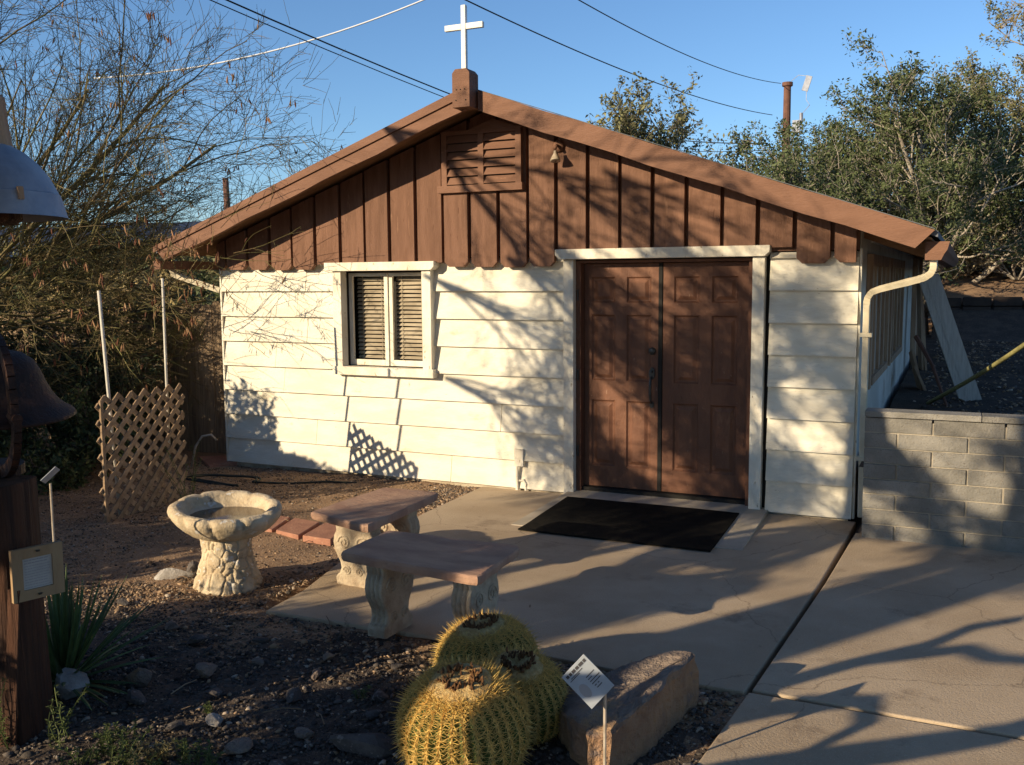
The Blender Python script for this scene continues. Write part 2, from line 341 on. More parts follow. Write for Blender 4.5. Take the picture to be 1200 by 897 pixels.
# gable boards with chamfered ends
b = MB(); GAP = [-4.26, -3.97, -3.68, -3.385, -3.095, -2.8, -2.495, -2.2, -1.91, -1.615, -1.315, -1.03, -.73, -.43, -.15, .15, .45, .745, 1.04, 1.345, 1.64, 1.935, 2.23, 2.43]
b.prism([(XL, -.001, 2.14), (XR, -.001, 2.14), (XR, -.001, zl(XR) + .05), (AX, -.001, zl(AX) + .05), (XL, -.001, zl(XL) + .05)], (0, -.046, 0))
for i in range(len(GAP) - 1):
    x0 = max(GAP[i] + .018, XL); x1 = min(GAP[i + 1] - .018, XR)
    if x1 - x0 < .05: continue
    j = .006 * math.sin(i * 7.7); zb = 2.042 + j; c = .045
    y0 = -.098 - .006 * ((i * 5) % 3)
    if x1 > -.15 and x0 < 1.74: zb, c = 2.17, .0005
    elif x1 > -2.66 and x0 < -1.42: zb, c = 2.09, .0005
    pts = [(x0, zb + c), (x0 + c, zb), (x1 - c, zb), (x1, zb + c)] if x1 < 2.2 or i < len(GAP) - 2 else [(x0, zb + c), (x0 + c, zb), (x1, zb)]
    pts += [(x1, zl(x1) + .06)] + ([(AX, zl(AX) + .06)] if x0 < AX < x1 else []) + [(x0, zl(x0) + .06)]
    b.prism([(p[0], y0 + .05, p[1]) for p in pts], (0, -.05, 0))
b.build('gable_siding', M['brown'], ch, bevel=.003)
# gable vent
v = MB(); yv = -.115
for x in (-1.27, -.885, -.505): v.box(x - .028, x + .028, yv - .03, -.05, 2.80, 3.275)
v.box(-1.298, -.477, yv - .032, -.05, 3.262, 3.30); v.box(-1.34, -.46, yv - .045, -.05, 2.735, 2.80)
v.prism([(-1.02, -.10, 3.302), (-.52, -.10, 3.302), (-.76, -.10, 3.385)], (0, -.04, 0))
for xa, xb in ((-1.242, -.913), (-.857, -.533)):
    for i in range(6):
        z = 2.81 + .076 * i
        v.hexa([(xa, yv - .03, z), (xb, yv - .03, z), (xb, yv - .022, z), (xa, yv - .022, z), (xa, -.112, z + .07), (xb, -.112, z + .07), (xb, -.104, z + .07), (xa, -.104, z + .07)])
vo = v.build('gable_vent', M['brown_rake'], ch)
b = MB(); b.box(-1.26, -.52, -.1118, -.108, 2.8, 3.27); b.build('vent_screen', M['dark'], vo)
# roof
for s, xe in ((-1, -4.56), (1, 3.01)):
    b = MB(); z0 = zl(AX) + .13; ze = z0 - SL * abs(xe - AX)
    b.prism([(AX, -OV, z0), (xe, -OV, ze), (xe, -OV, ze + .045), (AX, -OV, z0 + .045)], (0, DEP + OV + .3, 0))
    ro = b.build('roof', M['roof'], ch)
    b = MB(); b.prism([(AX, -OV + .01, z0 - .035), (xe - s * .04, -OV + .01, ze - .02), (xe - s * .04, -OV + .01, ze - .003), (AX, -OV + .01, z0 - .003)], (0, DEP + OV + .2, 0))
    for k in range(12):
        y = .3 + k * .75; xi = AX + s * .1
        b.prism([(xi, y, zl(xi) - .02), (xe - s * .1, y, ze - .14), (xe - s * .1, y, ze - .02), (xi, y, zl(xi) + .1)], (0, .05, 0))
    b.build('soffit', M['soffit'], ro)
for s, xe, za, in ((-1, -4.54, 0), (1, 2.99, 0)):
    b = MB(); H = .178; seg = 12; pr = []
    x0 = AX + (.10 if s > 0 else -.02)
    lo = []; up = []
    for i in range(seg + 1):
        x = x0 + (xe - x0) * i / seg; w = .008 * math.sin(i * 1.9 + s)
        lo.append((x, zl(x) + w)); up.append((x, zl(x) + H + w * .6))
    lo[-1] = (xe - s * .13, zl(xe - s * .13))
    y0 = -OV - .045 - (0 if s > 0 else .0)
    for i in range(seg):
        q = [lo[i], lo[i + 1], up[i + 1], up[i]]
        b.hexa([(q[0][0], y0, q[0][1]), (q[1][0], y0, q[1][1]), (q[1][0], y0 + .043, q[1][1]), (q[0][0], y0 + .043, q[0][1]),
                (q[3][0], y0, q[3][1]), (q[2][0], y0, q[2][1]), (q[2][0], y0 + .043, q[2][1]), (q[3][0], y0 + .043, q[3][1])])
    ro = b.build('rake_board', M['brown_rake'], ch)
    b = MB()
    if s < 0:
        b.prism([(x0, y0 - .018, zl(x0) + H - .065), (xe, y0 - .018, zl(xe) + H - .05), (xe, y0 - .018, zl(xe) + H + .012), (x0, y0 - .018, zl(x0) + H + .012)], (0, .016, 0))
    else:
        b.prism([(x0, y0 - .004, zl(x0) + H + .002), (xe, y0 - .004, zl(xe) + H + .002), (xe, y0 - .004, zl(xe) + H + .007), (x0, y0 - .004, zl(x0) + H + .007)], (0, .05, 0))
    b.build('rake_cap', M['brown_rake'] if s < 0 else M['roof'], ro)
# finial post and cross
b = MB(); c = .03
b.prism([(-.892, -.66, 3.41), (-.722, -.66, 3.41), (-.722, -.66, 3.70), (-.722 - c, -.66, 3.735), (-.892 + c, -.66, 3.735), (-.892, -.66, 3.70)], (0, .17, 0))
fo = b.build('ridge_post', M['brown_rake'], ch, bevel=.004)
for x, z in ((-.85, 3.56), (-.81, 3.56), (-.855, 3.47), (-.76, 3.47), (-.77, 3.56)): b = MB(); b.tube([(x, -.664, z), (x, -.658, z)], .006, 8); b.build('nail', M['dark'], fo)
b = MB(); b.box(-.830, -.786, -.60, -.56, 3.735, 4.28); b.box(-.992, -.831, -.598, -.562, 4.075, 4.125); b.box(-.785, -.622, -.598, -.562, 4.075, 4.125)
b.build('cross', M['white'], ch, bevel=.004)
# gable floodlight
b = MB(); b.lathe([(0.001, 0), (.05, 0), (.055, .015), (.03, .03)], 16); b.tube([(0, 0, .02), (0, 0, .06), (0, -.03, .09)], .014, 8)
lo_ = b.build('gable_light', M['brown_rake'], ch, smooth=True); lo_.location = (-.12, -.105, 3.10); lo_.rotation_euler = (R(90), 0, 0)
b = MB(); b.lathe([(.018, .0), (.022, .03), (.03, .05), (.05, .085), (.062, .12), (.06, .128), (.001, .12)], 20)
lb = b.build('bulb', M['bulb'], lo_, smooth=True); lb.scale = (.75, .75, .75); lb.location = (0, -.05, .09); lb.rotation_euler = (R(75), 0, R(8))
# window
b = MB(); yw = -.105
b.box(-2.60, -2.50, yw, -.0, .99, 2.02); b.box(-1.56, -1.46, yw, -.0, .99, 2.02)
b.box(-2.62, -1.44, yw - .01, .0, .975, 1.06)
c = .035; b.prism([(-2.67 + c, yw - .04, 2.02), (-1.40 - c, yw - .04, 2.02), (-1.40, yw - .04, 2.02 + c), (-1.40, yw - .04, 2.105), (-2.67, yw - .04, 2.105), (-2.67, yw - .04, 2.02 + c)], (0, .12, 0))
wo = b.build('window', M['trim'], ch, bevel=.004)
for x0, x1 in ((-2.497, -2.03), (-2.03, -1.563)):
    b = MB(); ys_ = .03 if x0 < -2.2 else .045
    b.box(x0, x0 + .045, ys_, ys_ + .03, 1.065, 2.015); b.box(x1 - .045, x1 - .001, ys_, ys_ + .03, 1.065, 2.015)
    b.box(x0 + .045, x1 - .045, ys_, ys_ + .03, 1.065, 1.125); b.box(x0 + .045, x1 - .045, ys_, ys_ + .03, 1.965, 2.015)
    b.build('sash', M['trim'], wo, bevel=.003)
    b = MB()
    for i in range(20):
        z = 1.135 + i * .0415
        t = .016 * math.sin(i * 1.7) * (1 if x0 > -2.2 else .3)
        b.hexa([(x0 + .05, .105, z + t * .3), (x1 - .05, .105, z - t * .2), (x1 - .05, .107, z + .002), (x0 + .05, .107, z + .002), (x0 + .05, .125, z + .026 + t * .2), (x1 - .05, .125, z + .026), (x1 - .05, .127, z + .028), (x0 + .05, .127, z + .028)])
    for x in (x0 + .12, x1 - .12): b.tube([(x, .104, 1.12), (x, .104, 1.97)], .003, 4)
    b.build('blind', M['blind'], wo)
b = MB(); b.box(-2.5, -1.56, .16, .17, 1.0, 2.05); b.build('backing', M['dark'], wo)
# door frame and doors
b = MB()
b.box(-.098, .0, -.07, .0, -.055, 2.095); b.box(1.60, 1.70, -.085, .0, -.055, 2.095)
c = .04; b.prism([(-.155, -.13, 2.10 + c), (-.155 + c, -.13, 2.10), (1.745 - c, -.13, 2.10), (1.745, -.13, 2.10 + c), (1.745, -.13, 2.19), (-.155, -.13, 2.19)], (0, .13, 0))
fr = b.build('door_frame', M['trim'], ch, bevel=.004)
b = MB(); b.box(.0, .045, .0, .15, -.03, 2.088); b.box(1.555, 1.598, .0, .15, -.03, 2.088); b.box(.045, 1.555, .0, .15, 2.065, 2.088)
b.build('jamb', M['door'], fr)
b = MB(); b.box(.0, 1.6, .03, .16, -.03, .008); b.build('threshold', M['dark'], fr)
def door(xl, w, handle):
    b = MB(); z0, z1 = .015, 2.06; y = .085
    b.box(xl, xl + w, y + .02, y + .05, z0, z1)
    cols = ((.055, .275), (.365, .585)) ; k = w / .70
    cols = tuple((a * k + .03 * (w - .70), c * k + .03 * (w - .70)) for a, c in cols)
    cols = (((w - 2 * .225 - .1) / 2, 0), )
    m_ = (w - .225 * 2 - .11) / 2
    cols = ((m_, m_ + .225), (m_ + .335, m_ + .56)); rows = ((.21, .82), (1.0, 1.60), (1.71, 1.94))
    # stiles and rails
    xsn = [0, cols[0][0], cols[0][1], cols[1][0], cols[1][1], w]; zsn = [z0, rows[0][0], rows[0][1], rows[1][0], rows[1][1], rows[2][0], rows[2][1], z1]
    for i in (0, 2, 4): b.box(xl + xsn[i], xl + xsn[i + 1], y, y + .0195, z0, z1)
    for i in (1, 3):
        for j in (0, 2, 4, 6): b.box(xl + xsn[i] + .0002, xl + xsn[i + 1] - .0002, y + .0003, y + .0195, zsn[j], zsn[j + 1])
    for ca in cols:
        for r_ in rows:
            x0, x1, za, zb = xl + ca[0], xl + ca[1], r_[0], r_[1]
            # ogee slope in, then raised field
            g1, g2, g3 = .014, .026, .056
            def rect(i, yy): return [(x0 + i, yy, za + i), (x1 - i, yy, za + i), (x1 - i, yy, zb - i), (x0 + i, yy, zb - i)]
            vs = rect(0, y + .001) + rect(g1, y + .016) + rect(g2, y + .0165) + rect(g3, y + .004)
            fs = []
            for q in range(3):
                for i in range(4): a = q * 4 + i; c_ = q * 4 + (i + 1) % 4; fs.append((a, c_, c_ + 4, a + 4))
            fs.append((12, 13, 14, 15)); b.add(vs, fs)
    d = b.build('door', M['door'], ch)
    if handle:
        h = MB(); xh = xl + w - .055
        h.lathe([(.001, .0), (.034, 0), (.032, -.015), (.02, -.022), (.001, -.024)][::-1], 20)
        q = h.build('deadbolt', M['black_metal'], d, smooth=True); q.location = (xh, y, 1.28); q.rotation_euler = (R(-90), 0, 0); q.scale = (1, 1, 1)
        h = MB(); h.prism([(xh + .028 * math.cos(a) , y - .012, 1.08 + .055 * math.sin(a)) for a in [i * math.pi / 8 for i in range(16)]], (0, .012, 0))
        h.tube([(xh, y - .01, 1.045), (xh, y - .045, 1.03), (xh, y - .06, .98), (xh, y - .06, .9), (xh, y - .045, .84), (xh, y - .005, .81)], [.010, .011, .013, .013, .011, .010], 8)
        h.prism([(xh + .02 * math.cos(a), y - .01, .80 + .032 * math.sin(a)) for a in [i * math.pi / 8 for i in range(16)]], (0, .01, 0))
        h.tube([(xh, y - .012, 1.10), (xh, y - .05, 1.105)], .012, 8)
        h.build('handle', M['black_metal'], d, smooth=False)
    else:
        pass
    return d
d1 = door(.05, .70, True); d2 = door(.79, .76, False)
b = MB(); b.box(.752, .786, .075, .11, .015, 2.06); b.build('astragal', M['dark'], d2)
for z in (.35, 1.05, 1.78): b = MB(); b.tube([(.02, -.006, z - .05), (.02, -.006, z + .05)], .009, 8); b.build('hinge', M['black_metal'], fr)
# side wall
b = MB()
b.box(XR - .12, XR, .12, DEP, -.15, 2.3); b.box(XL, XL + .12, .12, DEP, -.15, 2.3); b.box(XL + .12, XR - .12, DEP - .12, DEP, -.15, 2.3)
b.prism([(XL + .12, DEP - .12, 2.3), (XR - .12, DEP - .12, 2.3), (AX, DEP - .12, 3.4)], (0, .1, 0))
b.build('side_wall', M['sidewall'], ch)
b = MB(); b.box(XR + .001, XR + .03, .95, 6.8, 2.225, 2.255); b.build('eave_sun_streak', M['white'], ch)  # white strip, a sunlight streak under the eave put in as colour
b = MB(); b.box(XR + .003, XR + .07, 8.3, 8.9, -.1, 2.2); b.box(XR + .003, XR + .12, 8.9, 9.05, -.1, 2.25); b.build('corner_batten', M['tanwood'], ch)
for y0, y1 in ((.62, 2.75), (3.05, 5.3)):
    b = MB(); x0 = XR + .002; zb = 1.0
    b.box(x0, x0 + .05, y0, y0 + .16, zb - .05, 2.12); b.box(x0, x0 + .05, y1 - .16, y1, zb - .02, 2.12); b.box(x0, x0 + .045, y0 + .16, y1 - .16, 2.02, 2.12); b.box(x0, x0 + .06, y0 + .16, y1 - .16, zb - .03, zb + .04)
    for k in range(1, 4): yy = y0 + (y1 - y0) * k / 4; b.box(x0, x0 + .04, yy - .06, yy + .06, zb + .04, 2.02)
    wn = b.build('side_window', M['tanwood'], ch)
    b = MB(); b.box(x0, x0 + .012, y0 + .16, y1 - .16, zb + .04, 2.02); b.build('panel', M['sidewall'], wn)
# gutter and downspouts
b = MB()
for i in range(1):
    P = [(2.93, 2.05), (3.03, 2.05), (3.05, 2.09), (3.07, 2.12), (3.085, 2.175), (3.075, 2.175), (3.03, 2.065), (2.94, 2.065), (2.94, 2.17), (2.93, 2.17)]
    b.prism([(p[0], -.40, p[1]) for p in P], (0, DEP + .3, 0))
    b.prism([(p[0], -.43, p[1]) for p in [(2.925, 2.045), (3.035, 2.045), (3.055, 2.09), (3.075, 2.12), (3.09, 2.18), (2.925, 2.18)]], (0, .028, 0))
gu = b.build('gutter', M['brown_rake'], ch)
b = MB()
path = [(2.985, -.36, 2.06), (2.985, -.36, 1.985), (2.97, -.35, 1.95), (2.93, -.325, 1.92), (2.87, -.29, 1.90), (2.60, -.12, 1.83), (2.535, -.075, 1.805), (2.505, -.055, 1.76), (2.50, -.05, 1.70)]
fine = []
for i in range(len(path) - 1):
    for k in range(4): fine.append(Vector(path[i]).lerp(Vector(path[i + 1]), k / 4))
fine.append(Vector(path[-1]))
rad = [.036 + (.003 if (i % 2 and (i < 18 or i > 24)) else 0) for i in range(len(fine))]
b.tube(fine, rad, 4, flat=.8)
b.build('downspout_elbow', M['spout'], gu, bevel=.006)
b = MB(); b.tube([(2.50, -.05, 1.74), (2.50, -.05, .9), (2.505, -.05, -.02)], .038, 4, flat=.8); b.build('downspout', M['spout'], gu, bevel=.006)
for zz in (1.45, .45): b = MB(); b.box(2.455, 2.545, -.092, -.001, zz, zz + .03); b.build('strap', M['spout'], gu)
b = MB(); b.beam((-4.13, -.03, 1.83), (-4.62, -.18, 2.0), .05, .06); b.beam((-4.62, -.18, 1.99), (-4.66, -.2, 2.1), .055, .06)
b.build('downspout', M['spout'], ch)
b = MB(); b.box(-4.67, -4.57, -.44, DEP, 2.06, 2.15); b.build('gutter', M['brown_rake'], ch)
# stub pipe on the wall
b = MB(); b.box(-.60, -.51, -.07, -.0, .17, .33); b.tube([(-.575, -.06, .17), (-.575, -.065, .02), (-.575, -.06, -.06)], .016, 8); b.tube([(-.52, -.05, .04), (-.49, -.05, .0), (-.49, -.05, -.06)], .012, 8); b.tube([(-.575, -.06, .03), (-.52, -.05, .03)], .01, 8)
b.build('drain_pipe', M['trim'], ch)

# ------------------------------------------------------------------ block wall
b = MB(); b.box(2.555, 7.0, -.52, -.36, -.1, .845)
BH = .118; x0, x1 = 2.55, 7.0
for r_ in range(8):
    z = -.07 + r_ * BH; x = x0 - (.0 if r_ % 2 else .24)
    while x < x1:
        a = max(x, x0); c = min(x + .475, x1)
        if c - a > .05:
            j = rng.normal(0, .0025)
            b.box(a + .004, c - .005, -.532 + j, -.35, z + .004, z + BH - .006, 1)
        x += .48
x = x0
while x < x1: b.box(x + .002, min(x + .8, x1) - .003, -.545, -.34, z + BH + .001, z + BH + .045, 1); x += .8
bw = b.build('block_wall', [M['mortar'], M['block']], bevel=.004)
tag(bw, 'low grey concrete block wall running from the chapel corner to the right', 'wall')

# ------------------------------------------------------------------ back yard
b = MB()
for i in range(40):
    xa = 2.6 + i * .55; xb = xa + .54
    def yy(x): return 13.2 + .8 * math.sin((x - 2) * .12)
    for r_ in range(4):
        z = .72 + r_ * .19 + .02 * math.sin(i)
        b.hexa([(xa, yy(xa) - .1 - rng.uniform(0, .05), z), (xb - .02, yy(xb) - .1, z), (xb - .02, yy(xb) + .15, z), (xa, yy(xa) + .15, z), (xa, yy(xa) - .1, z + .18), (xb - .02, yy(xb) - .08, z + .18), (xb - .02, yy(xb) + .15, z + .18), (xa, yy(xa) + .15, z + .18)])
tag(b.build('retaining_wall', M['retain'], bevel=.02), 'low dark retaining wall along the sunlit dirt bank behind the yard', 'wall')
b = MB(); b.hexa([(3.22, 3.80, .42), (3.44, 3.90, .46), (3.43, 3.95, .46), (3.21, 3.85, .42), (2.70, 3.72, 1.93), (2.92, 3.82, 1.95), (2.91, 3.87, 1.95), (2.69, 3.77, 1.93)])
b.add([(3.30, 3.825, .45), (3.305, 3.827, .45), (2.785, 3.745, 1.93), (2.78, 3.743, 1.93)], [(0, 1, 2, 3)])
tag(b.build('leaning_board', M['board']), 'long pale board leaning against the eave of the chapel', 'board')
b = MB(); pts = []
for i in range(15):
    t = i / 14; p = Vector((2.88, 3.12, .55)).lerp(Vector((4.45, -1.5, 2.36)), t); p.z -= .10 * math.sin(math.pi * t); pts.append(p)
b.tube(pts, .022, 6); tag(b.build('rope', M['rope'], smooth=True), 'taut yellow green rope slanting across the shaded back yard', 'rope')
b = MB(); b.tube([(2.71, 3.68, 1.24), (2.90, 3.42, .94), (3.07, 3.22, .5)], [.028, .02, .015], 6)
tag(b.build('stick', M['pole_wood']), 'thin dark stick leaning between the chapel and the pale board', 'stick')
for i, (a, c, w, lab) in enumerate((((2.66, 6.9, .55), (2.58, 7.1, 1.95), .32, 'jagged weathered plank standing upright at the far chapel corner'), ((2.75, 4.6, .5), (2.62, 4.7, 1.0), .22, 'short broken brown plank propped low against the chapel side'))):
    b = MB(); b.beam(a, c, w, .03, up=(1, .2, 0)); b.beam((a[0] + .05, a[1] - .1, a[2]), (c[0] + .04, c[1] - .1, c[2] * .8), w * .5, .03, up=(1, .3, 0))
    tag(b.build('plank', M['tanwood']), lab, 'plank')

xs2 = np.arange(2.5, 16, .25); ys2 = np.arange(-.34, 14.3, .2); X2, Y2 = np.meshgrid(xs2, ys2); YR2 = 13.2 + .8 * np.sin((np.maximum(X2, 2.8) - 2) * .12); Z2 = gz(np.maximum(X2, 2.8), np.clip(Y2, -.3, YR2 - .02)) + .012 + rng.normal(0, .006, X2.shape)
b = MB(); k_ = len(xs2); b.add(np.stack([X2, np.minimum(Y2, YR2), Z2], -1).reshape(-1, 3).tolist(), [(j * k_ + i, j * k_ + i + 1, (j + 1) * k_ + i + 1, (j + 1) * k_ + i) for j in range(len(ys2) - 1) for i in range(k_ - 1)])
tag(b.build('yard_shade_sheet', M['yard_shade'], smooth=True), kind='structure')  # dark sheet that paints the shade over the yard ground
# wood fence on the left
fe = thing('wood_fence', 'weathered vertical board fence half in shade left of the chapel', 'fence')
b = MB(); x = -4.13; i = 0
while x > -11.5:
    w = .135 + rng.uniform(-.01, .01); t = (x + 4.13) / -7.4; zt = 1.70 - .3 * t + rng.uniform(-.02, .02); y = .44 + rng.uniform(-.008, .008)
    c = .03
    b.prism([(x - w, y, -.1), (x, y, -.1), (x, y, zt - c), (x - c, y, zt), (x - w + c, y, zt), (x - w, y, zt - c)], (0, .02, 0)); x -= w + .006
b.build('pickets', M['old_wood'], fe)
b = MB()
for z in (.35, 1.35): b.box(-11.5, -4.13, .47, .51, z, z + .08)
b.build('rail', M['old_wood'], fe)

# ------------------------------------------------------------------ lattice
lt = thing('lattice_panel', 'weathered diagonal wood lattice panel standing on the dirt', 'lattice', (-3.25, -2.52, -.09), rz=math.atan2(1.1, -.12))
Wd, Hd = 1.10, 1.07
def clip(px, pz, dx, dz):
    t0, t1 = -9, 9
    for p, d, lo, hi in ((px, dx, 0, Wd), (pz, dz, 0, Hd)):
        a, c = (lo - p) / d, (hi - p) / d
        if a > c: a, c = c, a
        t0 = max(t0, a); t1 = min(t1, c)
    return t0, t1
for name, sg, y in (('lath_layer', 1, -.005), ('lath_layer', -1, .005)):
    b = MB(); s_ = .162
    for k in range(-10, 18):
        px = k * s_ * 1.0; pz = 0; dx, dz = .75, .66 * sg
        if sg < 0: px = k * s_ - 0
        t0, t1 = clip(px + .013, pz, dx, dz)
        if t1 - t0 < .05: continue
        t0 -= .0; e = rng.uniform(-.012, .012)
        a = (px + dx * t0, y, pz + dz * t0); c = (px + dx * t1 + dx * e, y, pz + dz * t1 + dz * e)
        b.beam(a, c, .044, .009, up=(0, 1, 0))
    b.build(name, M['lath'], lt)
b = MB(); b.box(.0, .03, -.03, -.012, -.0, Hd * .98); b.build('stake', M['lath'], lt)

for p0, p1, r_, lab in (((-3.43, -1.58, -.1), (-3.47, -1.52, 1.96), .012, 'taller thin white pole standing behind the lattice panel'), ((-3.30, -2.30, -.1), (-3.345, -2.36, 1.86), .014, 'thin leaning white pole left of the taller one behind the lattice')):
    b = MB(); b.tube([p0, p1], r_, 8); tag(b.build('garden_pole', M['sidewall'], smooth=True), lab, 'pole', 'thin white poles behind the lattice')

# ------------------------------------------------------------------ birdbath
bb = thing('birdbath', 'cream cast stone birdbath with rocky pedestal and scalloped bowl', 'birdbath', (-1.165, -3.37, -.09))
def rocky(p, a, i, r):
    v = Vector((math.cos(a) * 3, math.sin(a) * 3, p.z * 14))
    w = noise.voronoi(v * .78 + Vector((0, 0, fb(p, 5) * .5)))[0]; e = min(w[1] - w[0], .16) / .16; e = e ** .6
    q = .018 * e + .006 * fb(p, 16) + .006 * nz(v, 1.1)
    return Vector((p.x * (1 + q / .17 * 1.0 - .04), p.y * (1 + q / .17 - .04), p.z))
prof = [(.205, 0), (.21, .02), (.20, .06), (.185, .1), (.172, .15), (.16, .2), (.152, .24), (.15, .28), (.155, .32), (.16, .345)]
pf = []
for i in range(len(prof) - 1):
    for k in range(9): t = k / 9; pf.append((prof[i][0] * (1 - t) + prof[i + 1][0] * t, prof[i][1] * (1 - t) + prof[i + 1][1] * t))
pf.append(prof[-1])
b = MB(); b.lathe(pf, 200, rocky); b.build('pedestal', M['bath'], bb, smooth=True)
def bowl(p, a, i, r):
    # twisted shell folds on the outer rim
    rr = math.hypot(p.x, p.y)
    wgt = min(1, max(0, (rr - .17) / .12))
    ph = (a * 11 / (2 * math.pi) + (p.z - .5) * 1.2) % 1.0
    fold = (1 - abs(2 * ph - 1) ** 5 * (1 + .6 * nz((math.cos(a), math.sin(a), 2), 2))) - .75
    outer = 1 if i < 22 else .5
    k = 1 + .09 * fold * wgt * outer + .025 * nz((math.cos(a), math.sin(a), p.z), 2.2, 5)
    lift = .028 * math.cos(a - R(150)) * wgt
    return Vector((p.x * k * 1.04, p.y * k * .98, p.z + lift + .012 * fold * wgt * (1 if rr > .25 else 0)))
prof = [(.155, .345), (.19, .36), (.24, .385), (.285, .42), (.32, .455), (.345, .49), (.352, .515), (.345, .54), (.325, .553), (.30, .553), (.277, .542), (.265, .52), (.25, .49), (.2, .465), (.1, .455), (.01, .452)]
pf = []
for i in range(len(prof) - 1):
    for k in range(3): t = k / 3; pf.append((prof[i][0] * (1 - t) + prof[i + 1][0] * t, prof[i][1] * (1 - t) + prof[i + 1][1] * t))
pf.append(prof[-1])
b = MB(); b.lathe(pf, 132, bowl, cap0=False); bo = b.build('bowl', M['bath'], bb, smooth=True)
b = MB(); b.lathe([(.262, .488), (.01, .489)], 40); b.build('water', M['water'], bo)

# ------------------------------------------------------------------ benches
def bench(name, label, corners, legs, ztop, cat='bench'):
    c = Vector((sum(p[0] for p in corners) / 4, sum(p[1] for p in corners) / 4, PZ))
    t = thing(name, label, cat, c, 'stone benches on the patio')
    b = MB(); pts = []
    n = 14; C = [Vector((p[0], p[1], 0)) - Vector((c.x, c.y, 0)) for p in corners]
    for i in range(4):
        for k in range(n):
            p = C[i].lerp(C[(i + 1) % 4], k / n)
            j = .010 * fb((p.x + c.x, p.y, 3), 7) + .012 * nz((p.x, p.y, c.x), 3)
            q = p * (1 + j / max(p.length, .1) * 1.0)
            if k == 0: q = p * .975
            pts.append(q)
    N_ = len(pts); zt = ztop - PZ; th = .052
    layers = [(zt - th, .985), (zt - th * .75, 1.0), (zt - th * .3, 1.008), (zt - .004, 1.0), (zt, .985)]
    vs = []; fs = []
    for li, (z, s_) in enumerate(layers):
        for k, p in enumerate(pts):
            r_ = s_ + .012 * nz((p.x * 9, p.y * 9, li * 2.1), 1)
            vs.append((p.x * r_, p.y * r_, z))
    for li in range(len(layers) - 1):
        for k in range(N_): fs.append((li * N_ + k, li * N_ + (k + 1) % N_, (li + 1) * N_ + (k + 1) % N_, (li + 1) * N_ + k))
    fs.append(tuple(range(N_))[::-1]); fs.append(tuple(range((len(layers) - 1) * N_, len(layers) * N_)))
    b.add(vs, fs); b.build('seat', M['red_stone'], t)
    h = zt - th
    for (x, y, ang) in legs:
        # scroll leg: silhouette across (u) and z; S curves both sides; flutes as stacked layers
        prof = [(.150, 0), (.155, .045), (.145, .06), (.120, .075), (.105, .11), (.112, .15), (.135, .19), (.158, .235), (.166, .28), (.158, .325), (.14, .36), (.15, h - .03), (.155, h)]
        m = []
        for i in range(len(prof) - 1):
            for k in range(3): q = k / 3; m.append((prof[i][0] * (1 - q) + prof[i + 1][0] * q, prof[i][1] * (1 - q) + prof[i + 1][1] * q))
        m.append(prof[-1])
        b = MB(); nl = 25; TH = .125
        vs = []; fs = []; K = len(m)
        for l in range(nl):
            w = -TH / 2 + TH * l / (nl - 1)
            fl = .011 * abs(math.sin(math.pi * 4 * l / (nl - 1)))
            ed = .012 if l in (0, nl - 1) else 0
            for (u, z) in m:
                f_ = fl if .06 < z < h - .03 else fl * .15
                vs.append((w, -(u - .012 + f_ - ed), z))
            for (u, z) in m[::-1]:
                f_ = fl if .06 < z < h - .03 else fl * .15
                vs.append((w, (u - .012 + f_ - ed), z))
        K2 = 2 * K
        for l in range(nl - 1):
            for k in range(K2): fs.append((l * K2 + k, l * K2 + (k + 1) % K2, (l + 1) * K2 + (k + 1) % K2, (l + 1) * K2 + k))
        fs.append(tuple(range(K2))[::-1]); fs.append(tuple(range((nl - 1) * K2, nl * K2)))
        b.add(vs, fs)
        # raised scroll relief on both faces
        for sx in (-1, 1):
            for uu, zz, r0 in ((.07, .285, .05), (-.07, .285, .05), (.05, .10, .032), (-.05, .10, .032)):
                sp = []
                for k in range(26):
                    a = k * .42; rr = r0 * (1 - k / 30); sp.append((sx * TH / 2, uu + rr * math.cos(a) * (1 if uu > 0 else -1), zz + rr * math.sin(a)))
                b.tube(sp, .008, 5)
        o = b.build('leg', M['cast'], t, smooth=False, loc=(x - c.x, y - c.y, 0)); o.rotation_euler = (0, 0, ang)
    return t
bench('stone_bench', 'nearer stone bench with red flagstone seat beside the cactus', [(.13, -3.92), (1.04, -4.01), (1.0, -3.41), (.12, -3.41)], [(.30, -3.68, R(-3)), (.86, -3.70, R(-3))], .44)
bench('stone_bench', 'farther stone bench with red flagstone seat near the chapel wall', [(-.59, -3.23), (-.05, -3.37), (-.10, -2.39), (-.55, -2.40)], [(-.34, -3.05, R(88)), (-.33, -2.60, R(88))], .44)

# ------------------------------------------------------------------ pavers
for i, (pp, lab) in enumerate(((((-1.98, -2.17), (-1.76, -2.19), (-1.88, -1.80), (-2.10, -1.80)), 'red paver nearest the birdbath in the row of three'),
                     (((-1.72, -2.19), (-1.46, -2.24), (-1.55, -1.84), (-1.83, -1.81)), 'middle red paver in the row of three on the gravel'),
                     (((-1.42, -2.24), (-1.14, -2.26), (-1.24, -1.84), (-1.51, -1.83)), 'red paver nearest the benches in the row of three'),
                     (((-4.62, .05), (-4.14, -.30), (-4.0, .0), (-4.2, .38)), 'lone red paver at the left corner of the chapel'))):
    c = Vector((sum(p[0] for p in pp) / 4, sum(p[1] for p in pp) / 4, 0))
    b = MB(); b.prism([(p[0] - c.x, p[1] - c.y, -.04) for p in pp], (0, 0, .06))
    o = b.build('paver', M['paver'], bevel=.006, loc=(c.x, c.y, -.072)); o.rotation_euler = (R(rng.uniform(-1, 1)), R(rng.uniform(-1, 1)), 0)
    tag(o, lab, 'paver', 'red pavers on the dirt')

